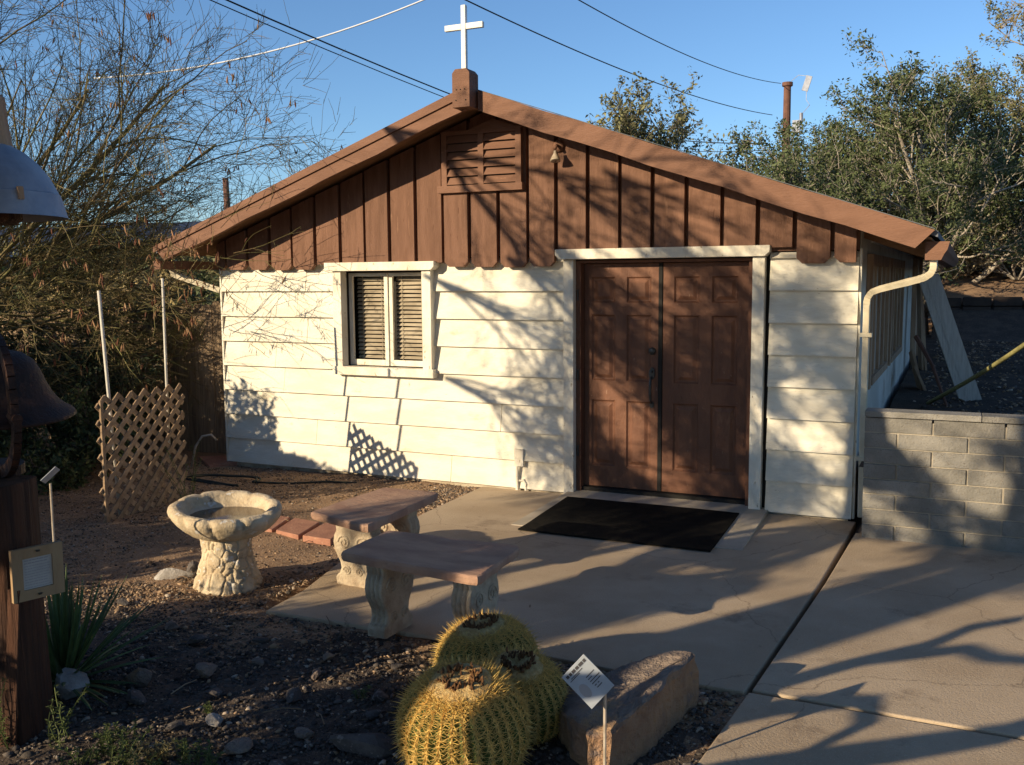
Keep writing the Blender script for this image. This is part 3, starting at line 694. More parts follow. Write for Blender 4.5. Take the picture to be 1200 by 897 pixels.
b = MB()
for k, (cx, cy, rx, ry) in enumerate(((-3.55, -.75, .42, .22), (-3.5, -.78, .36, .18))):
    b.tube([(cx + rx * math.cos(a) , cy + ry * math.sin(a) + .03 * math.sin(3 * a), -.07 + .012 * k + .01 * math.sin(2 * a)) for a in [i * 2 * math.pi / 30 for i in range(28)]], .011, 6)
b.tube([(-3.15, -.74, -.07), (-2.8, -.62, -.075), (-2.5, -.4, -.075), (-2.2, -.35, -.075)], .011, 6)
tag(b.build('garden_hose', M['hose'], smooth=True), 'thin black garden hose coiled on the dirt by the chapel wall', 'hose')
b = MB(); b.tube([(-4.35, -.35, -.1), (-4.30, -.32, .15), (-4.22, -.3, .26), (-4.12, -.27, .28), (-4.07, -.25, .22)], .013, 8)
tag(b.build('bent_pipe', M['stake'], smooth=True), 'bent grey metal pipe rising from the dirt beside the chapel corner', 'pipe')

# ------------------------------------------------------------------ barrel cacti
def cactus(loc, r, h, ribs, seed, label, tilt=(0, 0)):
    rg = np.random.default_rng(seed)
    t = thing('barrel_cactus', label, 'cactus', loc, 'golden barrel cacti'); t.rotation_euler = (tilt[0], tilt[1], 0)
    prof = []
    nz_ = 30
    for i in range(nz_ + 1):
        a = -math.pi * .42 + (math.pi * .92) * i / nz_
        zz = math.sin(a); rr = max(math.cos(a), 0) ** .8
        prof.append((r * rr, h * (.5 + .5 * zz / 1.0)))
    z_off = prof[0][1]
    def surf(fr, ang, groove):
        # fr 0..1 along profile
        k = fr * nz_; i = min(int(k), nz_ - 1); q = k - i
        R_ = prof[i][0] * (1 - q) + prof[i + 1][0] * q; z = prof[i][1] * (1 - q) + prof[i + 1][1] * q
        dip = .035 * h * math.exp(-(R_ / (.28 * r)) ** 2)
        R2 = R_ * (1 - .13 * groove)
        wb = .022 * nz((math.cos(ang) * 1.5, math.sin(ang) * 1.5, z * 4 + seed), 1); R2 *= 1 + wb * 1.6 + .012 * nz((ang * 3, z * 12, seed), 1); ang = ang + .035 * nz((ang * 2.0, z * 5, seed * 3.1), 1)
        return Vector((R2 * math.cos(ang), R2 * math.sin(ang), z - z_off - dip))
    b = MB(); na = ribs * 6; vs = []
    for i in range(nz_ * 1 + 1):
        for j in range(na):
            g_ = 1 - abs(math.cos(math.pi * j / 6)) ** .7
            vs.append(surf(i / nz_, 2 * math.pi * j / na, g_))
    fs = [(i * na + j, i * na + (j + 1) % na, (i + 1) * na + (j + 1) % na, (i + 1) * na + j) for i in range(nz_) for j in range(na)]
    b.add(vs, fs); bd = b.build('stem', M['cactus'], t, smooth=True)
    s = MB()
    for rb in range(ribs):
        ang = 2 * math.pi * rb / ribs; fr = .05 + rg.uniform(0, .02)
        while fr < .87:
            p = surf(fr, ang, 0); p2 = surf(fr + .01, ang, 0); up = (p2 - p).normalized(); tn = Vector((-math.sin(ang), math.cos(ang), 0)); out = tn.cross(up).normalized()
            if out.dot(Vector((p.x, p.y, .0001))) < 0 and fr < .8: out = -out
            if out.z < 0 and fr > .8: out = -out
            ns = 12
            for k in range(ns):
                if k == ns - 1: d = out * 1.0 + up * -.25; L = .056
                else:
                    a = 2 * math.pi * k / (ns - 1) + rg.uniform(-.25, .25); d = out * .42 + (tn * math.cos(a) + up * math.sin(a)) * .9; L = .046
                d = (d + Vector(rg.normal(0, .12, 3))).normalized(); L *= rg.uniform(.8, 1.25) * r / .27
                sd = d.orthogonal().normalized(); s2 = d.cross(sd); w = .0024
                p0 = p - out * .002; mid = p0 + d * L * .6 + up * .0; tip = p0 + d * L - out * .003
                s.add([p0 + sd * w, p0 - sd * w * .5 + s2 * w * .87, p0 - sd * w * .5 - s2 * w * .87, tip], [(0, 1, 3), (1, 2, 3), (2, 0, 3)])
            # areole felt
            q = .009; s.add([p + out * .003, p + tn * q, p + up * q * 1.4, p - tn * q, p - up * q * 1.4], [(0, 1, 2), (0, 2, 3), (0, 3, 4), (0, 4, 1)])
            fr += .034 * (1 - .35 * (fr > .75))
    tag(s.build('spines', M['spine'], t), kind='stuff')
    w = MB()
    zt = surf(.97, 0, 0).z + .012
    def zr(rad):
        f0 = .99
        while f0 > .6 and math.hypot(*surf(f0, 0, 0).xy) < rad: f0 -= .005
        return surf(f0, 0, 0).z
    w.lathe([(q_ * r, zr(q_ * r) + o_) for q_, o_ in ((.56, -.012), (.52, .004), (.46, .012), (.38, .016), (.28, .017), (.18, .012), (.08, .008), (.02, .007))], 60, lambda p, a, i, r_: p + Vector((0, 0, .010 * fb(p, 45))) )
    cr = w.build('crown', M['wool'], t, smooth=True)
    for k in range(260):
        a = rg.uniform(0, 6.28); rr = r * rg.uniform(.0, .36); L = rg.uniform(.008, .02)
        p = Vector((rr * math.cos(a), rr * math.sin(a), zt - .0)); d = (Vector((math.cos(a) * .5, math.sin(a) * .5, 1)) + Vector(rg.normal(0, .3, 3))).normalized()
    f_ = MB()
    for k in range(95):
        a = rg.uniform(0, 6.28); rr = r * rg.normal(.27, .05); L = rg.uniform(.018, .036)
        p = Vector((rr * math.cos(a), rr * math.sin(a), zr(abs(rr)) + .008)); d = (Vector((math.cos(a) * .1, math.sin(a) * .1, 1)) + Vector(rg.normal(0, .3, 3))).normalized()
        f_.tube([p, p + d * L * .6, p + d * L], [.004, .006, .002], 4)
    tag(f_.build('dried_flowers', M['dryflower'], t), kind='stuff')
    return t
cactus((1.385, -4.82, -.13), .262, .47, 30, 1, 'front golden barrel cactus with brown dried flower ring on its crown', (R(11), R(4)))
cactus((1.42, -4.41, -.14), .225, .39, 27, 2, 'golden barrel cactus at the right of the clump, partly hidden', (R(9), R(8)))
cactus((1.18, -4.14, -.14), .25, .42, 28, 3, 'rear golden barrel cactus nearest the stone bench', (R(6), R(-6)))

# ------------------------------------------------------------------ rocks
def ico(sub):
    import bmesh
    bm = bmesh.new(); bmesh.ops.create_icosphere(bm, subdivisions=sub, radius=1); v = [x.co.copy() for x in bm.verts]; f = [tuple(q.index for q in x.verts) for x in bm.faces]; bm.free(); return v, f
ICO = {k: ico(k) for k in (1, 2, 3, 4)}
def rock(name, label, loc, size, mat, seed, sub=3, cat='rock', group=None, rz=0):
    v, f = ICO[sub]; vs = []
    rg = np.random.default_rng(seed); pl = [Vector(rg.normal(0, 1, 3)).normalized() for _ in range(9)]; dd = rg.uniform(.42, .78, 9)
    for p in v:
        q = p.copy()
        for n_, d_ in zip(pl, dd):
            t = q.dot(n_)
            if t > d_: q -= n_ * (t - d_) * .92
        q *= 1 + .06 * fb(p, 2.5, seed)
        vs.append((q.x * size[0], q.y * size[1], q.z * size[2]))
    b = MB(); b.add(vs, f); o = b.build(name, mat, loc=loc, smooth=False); o.rotation_euler = (0, 0, rz)
    return tag(o, label, cat, group)
# big slab rock right of the cacti
BTOP = [(1.67, -4.47), (1.79, -4.60), (1.91, -4.735), (1.98, -4.70), (2.05, -4.43), (2.08, -4.16), (2.12, -3.93), (2.07, -3.88), (1.97, -3.93), (1.86, -3.99), (1.76, -4.12), (1.66, -4.30)]
def slab_rock():
    top = BTOP
    c = Vector((sum(p[0] for p in top) / len(top), sum(p[1] for p in top) / len(top), 0)); b = MB(); n = 9; P = []
    for i in range(len(top)):
        a = Vector((*top[i], 0)); d = Vector((*top[(i + 1) % len(top)], 0))
        for k in range(n):
            p = a.lerp(d, k / n); p += Vector((nz(p, 9) * .02, nz(p, 9, 4) * .02, 0)); P.append(p)
    N_ = len(P)
    def zt(p): return .125 + .20 * (p.x - 1.93) + .03 * (p.y + 4.4) + .022 * fb(p, 6) + .018 * abs(nz(p, 11, 5))
    rings = []
    for s_, f_ in ((1.03, lambda p: -.13), (1.05, lambda p: -.02), (1.04, lambda p: zt(p) * .5), (1.02, lambda p: zt(p) * .8), (1.0, lambda p: zt(p) - .012), (.97, lambda p: zt(p) + .002), (.8, lambda p: zt(p) + .012), (.6, zt), (.4, zt), (.2, zt)):
        ring = []
        for p in P:
            q = c + (p - c) * s_; q += Vector((fb((q.x, q.y, s_ * 3), 9) * .022, fb((q.x, q.y, s_ * 5), 9) * .022, 0)); ring.append((q.x, q.y, f_(q)))
        rings.append(ring)
    vs = [v for r_ in rings for v in r_] + [(c.x, c.y, zt(c))]
    m = []; 
    for r_ in range(len(rings) - 1):
        b.m += []
    fs_side = [(r_ * N_ + k, r_ * N_ + (k + 1) % N_, (r_ + 1) * N_ + (k + 1) % N_, (r_ + 1) * N_ + k) for r_ in range(4) for k in range(N_)]
    fs_top = [(r_ * N_ + k, r_ * N_ + (k + 1) % N_, (r_ + 1) * N_ + (k + 1) % N_, (r_ + 1) * N_ + k) for r_ in range(4, len(rings) - 1) for k in range(N_)]
    L_ = (len(rings) - 1) * N_; fs_top += [(L_ + k, L_ + (k + 1) % N_, len(vs) - 1) for k in range(N_)]
    b.add(vs, fs_side, 0); b.f += fs_top; b.m += [1] * len(fs_top)
    o = b.build('boulder', [M['rock_side'], M['rock_slab']])
    tag(o, 'large flat topped tan boulder with orange side beside the cacti', 'rock')
slab_rock()
rock('rock', 'pale grey rock at the foot of the spiky plant', (-.70, -5.0, -.04), (.13, .10, .085), M['rock_light'], 11)
rock('rock', 'dark flat rock left of the front cactus', (.93, -4.90, -.06), (.17, .12, .07), M['rock_dark'], 12, rz=.4)
rock('rock', 'small pale rock standing alone in the shaded gravel', (.18, -4.98, -.06), (.05, .04, .035), M['rock_light'], 13)
rock('rock', 'grey wedge rock leaning at the foot of the birdbath', (-1.62, -3.42, -.05), (.16, .05, .07), M['rock_light'], 14, rz=.5)
rock('rock', 'dark rock just behind the birdbath', (-1.60, -3.2, -.06), (.1, .08, .06), M['rock_dark'], 15)
G_ = 'loose rocks in the shaded gravel'
spots = [(-.28, -4.55, .07), (-.05, -4.75, .05), (.35, -4.62, .06), (.62, -4.9, .05), (.72, -4.45, .06), (.05, -5.1, .06), (.45, -5.15, .07), (.7, -5.2, .05), (-.35, -4.95, .06), (-.52, -4.78, .08), (1.0, -5.25, .06), (1.85, -5.3, .07), (1.72, -5.18, .06), (2.1, -5.2, .06), (2.02, -5.05, .05), (-.9, -4.15, .05), (-.62, -4.25, .06), (-.3, -4.1, .045), (.2, -4.15, .05), (.6, -4.1, .05), (-1.5, -3.95, .05), (2.2, -4.75, .06), (2.17, -4.98, .05), (2.26, -4.5, .045), (-.1, -4.35, .05), (1.66, -4.98, .07), (.8, -4.62, .045), (.28, -4.36, .04)]
for i, (x, y, s_) in enumerate(spots):
    rock('rock', 'loose dark rock lying among the shaded foreground gravel', (x, y, -.075 + s_ * .2), (s_ * rng.uniform(.9, 1.4), s_ * rng.uniform(.7, 1), s_ * rng.uniform(.45, .75)), M['rock_dark'] if i % 3 else M['rock_slab'], 30 + i, 2, group=G_, rz=rng.uniform(0, 3))
# gravel, merged
def gravel(n, fx, size, name, lab):
    v, f = ICO[1]; V = np.array([tuple(p) for p in v]); Fc = np.array(f); nv = len(V)
    P = fx(n); n = len(P); S = size(n, P)
    Q = V[None] * (1 + rng.normal(0, .16, (n, nv, 1)))
    Q *= np.stack([rng.uniform(.8, 1.4, n), rng.uniform(.6, 1, n), rng.uniform(.35, .7, n)], -1)[:, None, :]
    a = rng.uniform(0, 6.28, n); ca, sa = np.cos(a)[:, None], np.sin(a)[:, None]
    t = rng.uniform(-.5, .5, n)[:, None]
    x = Q[..., 0] * ca - Q[..., 1] * sa; y = Q[..., 0] * sa + Q[..., 1] * ca; z = Q[..., 2] + t * Q[..., 0]
    Q = np.stack([x, y, z], -1) * S[:, None, None] + P[:, None, :]
    Fa = (Fc[None] + (np.arange(n) * nv)[:, None, None]).reshape(-1, 3)
    me = bpy.data.meshes.new(name); me.vertices.add(n * nv); me.vertices.foreach_set('co', Q.reshape(-1).astype(np.float32))
    me.loops.add(len(Fa) * 3); me.loops.foreach_set('vertex_index', Fa.reshape(-1).astype(np.int32))
    me.polygons.add(len(Fa)); me.polygons.foreach_set('loop_start', (np.arange(len(Fa)) * 3).astype(np.int32)); 
    for m_ in ('grav1', 'grav2', 'grav3'): me.materials.append(M[m_])
    dark = np.clip((-3.6 - P[:, 1]) / .9, 0, 1); u = rng.uniform(0, 1, n)  # front stones greyer by nature, and darkened further with painted shade
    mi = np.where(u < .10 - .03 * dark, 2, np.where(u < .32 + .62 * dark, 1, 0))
    me.polygons.foreach_set('material_index', np.repeat(mi, len(Fc)).astype(np.int32)); me.update(calc_edges=True); me.validate()
    o = bpy.data.objects.new(name, me); col.objects.link(o); tag(o, lab, 'gravel', kind='stuff')
def inpatio(x, y):
    xl = np.interp(y, [-3.72, -3.3, -2.5, -1.2, 0], [-.59, -.62, -.82, -.95, -.97])
    a = (x > xl) & (y > -3.70)
    b_ = (x > np.interp(y, [-9.8, -4.48, -3.6], [1.9, 2.27, 2.32])) & (y < -3.6)
    return a | b_
def near(n):
    # density falls off with distance from the viewer
    r_ = 2.2 + 4.6 * rng.uniform(0, 1, n) ** .9; a = R(-54) + R(62) * rng.uniform(0, 1, n)
    x = 3.21 + r_ * np.sin(a); y = -8.22 + r_ * np.cos(a)
    k = ~inpatio(x, y) & (y < -.05); x, y = x[k], y[k]
    return np.stack([x, y, gz(x, y) + .002], -1)
def far(n):
    x = rng.uniform(-6.5, -.55, n); y = rng.uniform(-4.6, -.02, n); k = ~inpatio(x, y); x, y = x[k], y[k]
    keep = rng.uniform(0, 1, len(x)) < np.where((x > -2.4) & (y > -3.1) & (y < -.9), .35, 1.0); x, y = x[keep], y[keep]
    return np.stack([x, y, gz(x, y) + .001], -1)
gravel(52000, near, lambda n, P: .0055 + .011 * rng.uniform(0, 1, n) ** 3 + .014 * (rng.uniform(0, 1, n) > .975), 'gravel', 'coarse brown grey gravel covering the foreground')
gravel(34000, far, lambda n, P: .005 + .010 * rng.uniform(0, 1, n) ** 3, 'gravel', 'fine tan gravel and dirt between lattice and patio')
def edge(n):
    x = np.concatenate([rng.uniform(-1.35, -.93, n), rng.uniform(1.25, 1.7, n // 4)]); y = np.concatenate([-.06 - 1.1 * rng.uniform(0, 1, n) ** 1.3, rng.uniform(-3.9, -3.69, n // 4)])
    k = ~inpatio(x, y); return np.stack([x[k], y[k], gz(x[k], y[k]) + .006], -1)
gravel(2600, edge, lambda n, P: rng.uniform(.010, .02, n), 'pebbles', 'loose pale pebbles along the patio edge by the wall')

def yardp(n):
    x = rng.uniform(2.65, 10, n); y = -.2 + 13 * rng.uniform(0, 1, n) ** .8; return np.stack([x, y, gz(x, y) + .015], -1)
gravel(9000, yardp, lambda n, P: .012 + .03 * rng.uniform(0, 1, n) ** 4, 'rubble', 'loose stones and dirt clods in the shaded back yard')
# leaf litter and twigs on the ground
b = MB()
for i in range(900):
    x, y = rng.uniform(-5.5, 2.3), rng.uniform(-5.6, -.1)
    if inpatio(x, y) and rng.uniform() > .06: continue
    z = (PZ if inpatio(x, y) else gzs(x, y)) + .006; a = rng.uniform(0, 6.28); L = rng.uniform(.008, .03); w = L * .25; d = Vector((math.cos(a), math.sin(a), rng.uniform(-.1, .25))); s_ = Vector((-d.y, d.x, 0)) * w
    p = Vector((x, y, z)); b.add([p - d * L, p + s_, p + d * L, p - s_], [(0, 1, 2, 3)])
for i in range(70):
    x, y = rng.uniform(-4, 1.2), rng.uniform(-5.5, -1)
    if inpatio(x, y): continue
    a = rng.uniform(0, 6.28); L = rng.uniform(.06, .22); p = Vector((x, y, gzs(x, y) + .01)); d = Vector((math.cos(a), math.sin(a), .08))
    b.tube([p, p + d * L * .5 + Vector((0, .01, .01)), p + d * L], .003, 4)
tag(b.build('leaf_litter', M['litter']), 'dry leaf and twig litter scattered on the ground', 'litter', kind='stuff')

# ------------------------------------------------------------------ post, bell, framed notice
po = thing('wood_post', 'thick dark weathered wood post under the iron bell', 'post', (-.635, -5.405, -.12))
po.rotation_euler = (0, 0, R(20))
b = MB(); n = 40; prof = [(.155, 0), (.15, .1), (.145, .3), (.14, .6), (.142, .9), (.14, 1.15), (.137, 1.185), (.05, 1.19)]
pf = []
for i in range(len(prof) - 1):
    for k in range(5): t = k / 5; pf.append((prof[i][0] * (1 - t) + prof[i + 1][0] * t, prof[i][1] * (1 - t) + prof[i + 1][1] * t))
pf.append(prof[-1])
def barky(p, a, i, r):
    q = 1 + .05 * nz((math.cos(a) * 4, math.sin(a) * 4, p.z * .8), 1.6) + .035 * nz((math.cos(a) * 12, math.sin(a) * 12, p.z * 1.2), 1)
    sq = 1 / max(abs(math.cos(a)), abs(math.sin(a))) ** .55
    return Vector((p.x * q * sq, p.y * q * sq, p.z))
b.lathe(pf, 72, barky); b.build('timber', M['post'], po, smooth=True)
b = MB(); b.beam((.1, -.16, .05), (.17, -.17, .75), .05, .012, up=(0, 1, 0)); b.build('loose_strip', M['post'], po)
be = thing('farm_bell', 'dark rusty cast iron bell in a curved cradle on the wood post', 'bell', (-.74, -5.30, 1.34))
be.rotation_euler = (R(0), R(4), R(-25))
def jit(p, a, i, r): return p * (1 + .006 * nz(p, 20))
b = MB(); b.lathe([(.325, -.005), (.335, .0), (.33, .012), (.30, .03), (.265, .06), (.235, .10), (.21, .15), (.19, .2), (.165, .245), (.12, .28), (.06, .295), (.001, .298)], 64, jit, cap0=False)
b.lathe([(.001, .27), (.1, .26), (.15, .22), (.18, .15), (.2, .1), (.24, .05), (.30, .008), (.325, -.005)], 64, jit, cap0=False, cap1=False)
b.build('bell_body', M['rust'], be, smooth=True)
b = MB(); arc = []
for i in range(21):
    a = math.pi * i / 20; arc.append((.335 * math.cos(a), 0, .02 + .34 * math.sin(a) ** .75))
for i in range(20): b.beam(arc[i], arc[i + 1], .065, .03, up=(0, 1, 0) if False else (0.0, 1.0, 0.0))
b.tube([(0, 0, .29), (0, 0, .36)], .03, 10); b.tube([(.30, 0, .05), (.40, 0, .05)], .022, 10); b.tube([(-.30, 0, .05), (-.40, 0, .05)], .022, 10)
b.build('yoke', M['rust'], be)
b = MB(); arc = []
for i in range(25):
    a = math.pi * i / 24; arc.append((.375 * math.cos(a), 0, .05 - .30 * math.sin(a) ** .85))
for i in range(24): b.beam(arc[i], arc[i + 1], .055, .03, up=(0, 1, 0))
b.tube([(0, 0, -.27), (0, 0, -.225)], .11, 20); b.build('cradle', M['rust'], be)
b = MB(); b.tube([(0, 0, .25), (.02, 0, .1), (.03, 0, .0)], [.012, .012, .012], 8); b.tube([(.03, 0, .01), (.03, 0, -.05)], [.035, .03], 10); b.build('clapper', M['rust'], be)

# framed notice, hung on the post: left edge nearer
P0 = Vector((-.425, -5.515, 0)); ang = R(73)
fn = thing('framed_notice', 'small pale wood frame with a printed notice hung on the post', 'notice', (P0.x, P0.y, .575), rz=ang)
Wf, Hf = .215, .228
b = MB(); e = .045
b.prism([(0, -.022, 0), (Wf, -.022, 0), (Wf - e, -.022, e), (e, -.022, e)], (0, .022, 0)); b.prism([(0, -.022, Hf), (e, -.022, Hf - e), (Wf - e, -.022, Hf - e), (Wf, -.022, Hf)], (0, .022, 0))
b.prism([(0, -.022, 0), (e, -.022, e), (e, -.022, Hf - e), (0, -.022, Hf)], (0, .022, 0)); b.prism([(Wf, -.022, 0), (Wf, -.022, Hf), (Wf - e, -.022, Hf - e), (Wf - e, -.022, e)], (0, .022, 0))
b.build('frame', M['pine'], fn)
b = MB(); b.box(e, Wf - e, -.012, -.008, e, Hf - e); pp_ = b.build('paper', M['paper'], fn)
b = MB()
for k in range(11):
    z = Hf - e - .014 - k * .0118; x = e + .01
    while x < Wf - e - .012:
        w = rng.uniform(.006, .018); 
        if x + w > Wf - e - .008: break
        b.box(x, x + w, -.0135, -.0122, z, z + (.005 if k in (0, 1) else .0026)); x += w + .003
b.build('lettering', M['ink_soft'], pp_)
for zz in (Hf - .02, .018): b = MB(); b.lathe([(.001, 0), (.008, 0), (.009, .006), (.001, .006)], 8, origin=(Wf / 2, -.03, zz)); b.build('screw', M['black_metal'], fn)

# ------------------------------------------------------------------ plant signs
def sign(name, label, pos, ztop, plate, ang, roll, lean, text=True):
    t = thing(name, label, 'sign', pos, rz=ang)
    b = MB(); b.tube([(0, 0, 0), (0, 0, ztop - pos[2])], .0065, 8); b.build('stake', M['stake'], t)
    w, h = plate
    b = MB(); b.box(-w / 2, w / 2, -.003, .003, -h / 2, h / 2)
    pl = b.build('plate', M['signplate'], t, bevel=.002)
    # rotate about the corner
    rot = Matrix.Rotation(lean, 4, 'X') @ Matrix.Rotation(roll, 4, 'Y')
    if text:
        rt = Vector((.905, .4246, 0)); nrm = Vector((.35, -.86, .37)).normalized(); upv = Vector((0, 0, 1)); upv = (upv - nrm * upv.dot(nrm)).normalized(); rt = upv.cross(nrm) * 1.0; rt = -nrm.cross(upv)* -1
        rt = upv.cross(nrm).normalized(); ex = rt * .70 + upv * .714; ez = -rt * .714 + upv * .70; ey = -nrm
        m_ = Matrix((ex, ey, ez)).transposed().to_4x4(); inv = Matrix.Rotation(-ang, 4, 'Z')
        pl.matrix_local = inv @ Matrix.Translation(Vector((-.058, -.035, ztop - pos[2] + .045))) @ m_
    else: pl.matrix_local = Matrix.Translation((-.02, -.012, ztop - pos[2] + .045)) @ rot
    if text:
        b = MB(); x = -w / 2 + .012
        for ww in (.012, .011, .016, .014, .02, .011): 
            if x + ww < w / 2 - .006: b.box(x, x + ww, -.0048, -.0035, h / 2 - .024, h / 2 - .012)
            x += ww + .0035
        for (zz, xa, xb) in ((h / 2 - .034, -.04, .02), (h / 2 - .040, -.05, .0)): b.box(xa, xb, -.0046, -.0035, zz, zz + .0028)
        for (zz, xa, xb) in ((.012, .005, .048), (.001, .005, .025), (-.010, .005, .055), (-.021, .005, .05), (-.032, .008, .018), (-.032, .024, .032), (-.043, .010, .036)): b.box(xa, xb, -.0046, -.0035, zz, zz + .0034)
        b.build('lettering', M['ink'], pl)
        b = MB(); b.prism([(-.032 + .019 * math.cos(a), -.0035, -.018 + .030 * math.sin(a)) for a in [i * math.pi / 14 for i in range(28)]], (0, -.0012, 0)); b.build('emblem', M['ink_soft'], pl)
    return t
sign('plant_sign', 'tilted square printed plant sign on a thin stake beside the cacti', (2.0, -4.81, -.1), .335, (.125, .165), R(-25), R(-38), R(-18))
sign('plant_sign', 'blank grey plant sign on a tall thin stake behind the wood post', (-1.53, -4.40, -.1), .78, (.09, .11), R(-75), R(-30), R(-40), False)

# ------------------------------------------------------------------ hooded lantern at the upper left
lm = thing('lamp_post', 'blue grey galvanised hooded lamp hanging at the left edge', 'lamp', (-.535, -5.475, -.1))
b = MB(); b.box(-.60, -.47, -.30, -.17, 0, 3.15); b.beam((-.53, -.235, 3.05), (.05, .02, 3.05), .06, .06); b.tube([(0, 0, 3.04), (0, 0, 2.80)], .015, 8); b.build('pole', M['post'], lm, bevel=.006)
b = MB(); prof = [(.16, 2.605), (.165, 2.60), (.215, 2.575), (.27, 2.53), (.315, 2.475), (.342, 2.425), (.352, 2.405), (.357, 2.402), (.383, 2.312), (.386, 2.306), (.378, 2.308), (.35, 2.395), (.30, 2.47), (.21, 2.56), (.15, 2.59)]
prof = [(r_ * .9, z_) for r_, z_ in prof]; b.lathe(prof[::-1], 72, None, cap0=False, cap1=False); hd = b.build('hood', M['galv'], lm, smooth=True); m = hd.modifiers.new('e', 'EDGE_SPLIT'); m.split_angle = R(28)
b = MB(); b.lathe([(.150, 2.598), (.137, 2.70), (.131, 2.795), (.12, 2.81), (.001, 2.82)], 16); b.build('neck', M['tanwood'], lm)
b = MB(); b.lathe([(.001, 2.28), (.15, 2.28), (.17, 2.30), (.17, 2.45)], 24); b.build('lamp_housing', M['post'], lm)
b = MB(); a = R(-8)
b.beam((.331 * math.cos(a), .331 * math.sin(a), 2.365), (.326 * math.cos(a), .326 * math.sin(a), 2.415), .022, .014, up=(math.cos(a), math.sin(a), 0))
b.build('clip', M['tanwood'], hd)

# ------------------------------------------------------------------ plants
def blades(b, base, n, L, spread, w, rg, droop=.1, up=1.0, azr=(0, 6.283)):
    for i in range(n):
        a = rg.uniform(*azr); el = rg.uniform(*spread); ln = L * rg.uniform(.7, 1.1); d = Vector((math.cos(a) * math.cos(el), math.sin(a) * math.cos(el), math.sin(el)))
        side = Vector((-math.sin(a), math.cos(a), 0)); K = 6; vs = []; p = Vector(base) + Vector((math.cos(a), math.sin(a), 0)) * .02
        for k in range(K + 1):
            t = k / K; ww = w * (.8 + .6 * t) * (1 - t) ** .55 if t < 1 else 0; c = d.cross(side).normalized() * ww * .45
            vs += [p - side * ww + c * -1, p, p + side * ww - c]
            d = (d + Vector((0, 0, -droop / K)) * (1 - el)).normalized(); p = p + d * ln / K
        fs = []
        for k in range(K): q = k * 3; fs += [(q, q + 1, q + 4, q + 3), (q + 1, q + 2, q + 5, q + 4)]
        b.add(vs, fs)
b = MB(); rg = np.random.default_rng(5); blades(b, (0, 0, 0), 120, .56, (.12, 1.45), .015, rg, .35)
o = b.build('yucca', M['agave'], loc=(-.86, -4.93, -.08)); tag(o, 'spiky green yucca with long narrow leaves beside the wood post', 'plant')
def weed(loc, h, n, seed, label, mat, group=None, name='weed'):
    rg = np.random.default_rng(seed); b = MB()
    for s_ in range(n):
        a = rg.uniform(0, 6.28); hh = h * rg.uniform(.6, 1.1); p = Vector((rg.normal(0, .02), rg.normal(0, .02), 0)); d = Vector((math.cos(a) * .35, math.sin(a) * .35, 1)).normalized(); pts = [p.copy()]
        for k in range(7):
            d = (d + Vector(rg.normal(0, .12, 3))).normalized(); p = p + d * hh / 7; pts.append(p.copy())
            for j in range(3 + (k > 4) * 3):
                aa = rg.uniform(0, 6.28); L = rg.uniform(.018, .034) * (1.1 - .05 * k); e_ = Vector((math.cos(aa), math.sin(aa), rg.uniform(.1, .9))).normalized(); sd = e_.cross(Vector((0, 0, 1))).normalized() * L * .17
                b.add([p, p + e_ * L * .5 + sd, p + e_ * L - Vector((0, 0, L * .2)), p + e_ * L * .5 - sd], [(0, 1, 2, 3)])
        b.tube([Vector((0, 0, -.01))] + pts, .0022, 4)
    return tag(b.build(name, mat, loc=loc), label, 'plant', group)
G_ = 'weeds at the lower left edge of the gravel'
wl = [(-.30, -5.42, .30, 7, 'tallest leafy weed growing against the foot of the wood post'), (-.48, -5.55, .33, 5, 'leafy weed at the far left edge beside the wood post')]
for i, (x, y, h, n, lab) in enumerate(wl): weed((x, y, gzs(x, y)), h, n, 60 + i, lab, M['weed'], G_)
for i in range(24):
    x = rng.uniform(-.12, .62); y = -5.5 + (x + .3) * .12 + rng.uniform(-.12, .2)
    weed((x, y, gzs(x, y)), rng.uniform(.06, .14), 4, 80 + i, 'low yellow green weed in the ground strip at the bottom left', M['weed'] if i % 3 else M['weed_dry'], G_)
for i, (x, y, h) in enumerate(((.05, -4.88, .07), (.62, -4.47, .06), (1.95, -5.15, .05))):
    weed((x, y, gzs(x, y)), h, 3, 120 + i, ('tiny green sprout in the shaded gravel near the pale rock', 'tiny green sprout in the gravel left of the rear cactus', 'tiny green sprout below the big boulder')[i], M['weed'])
weed((-3.05, -1.75, -.09), .62, 9, 140, 'leafy green vine growing up the foot of the lattice', M['weed'], name='vine')

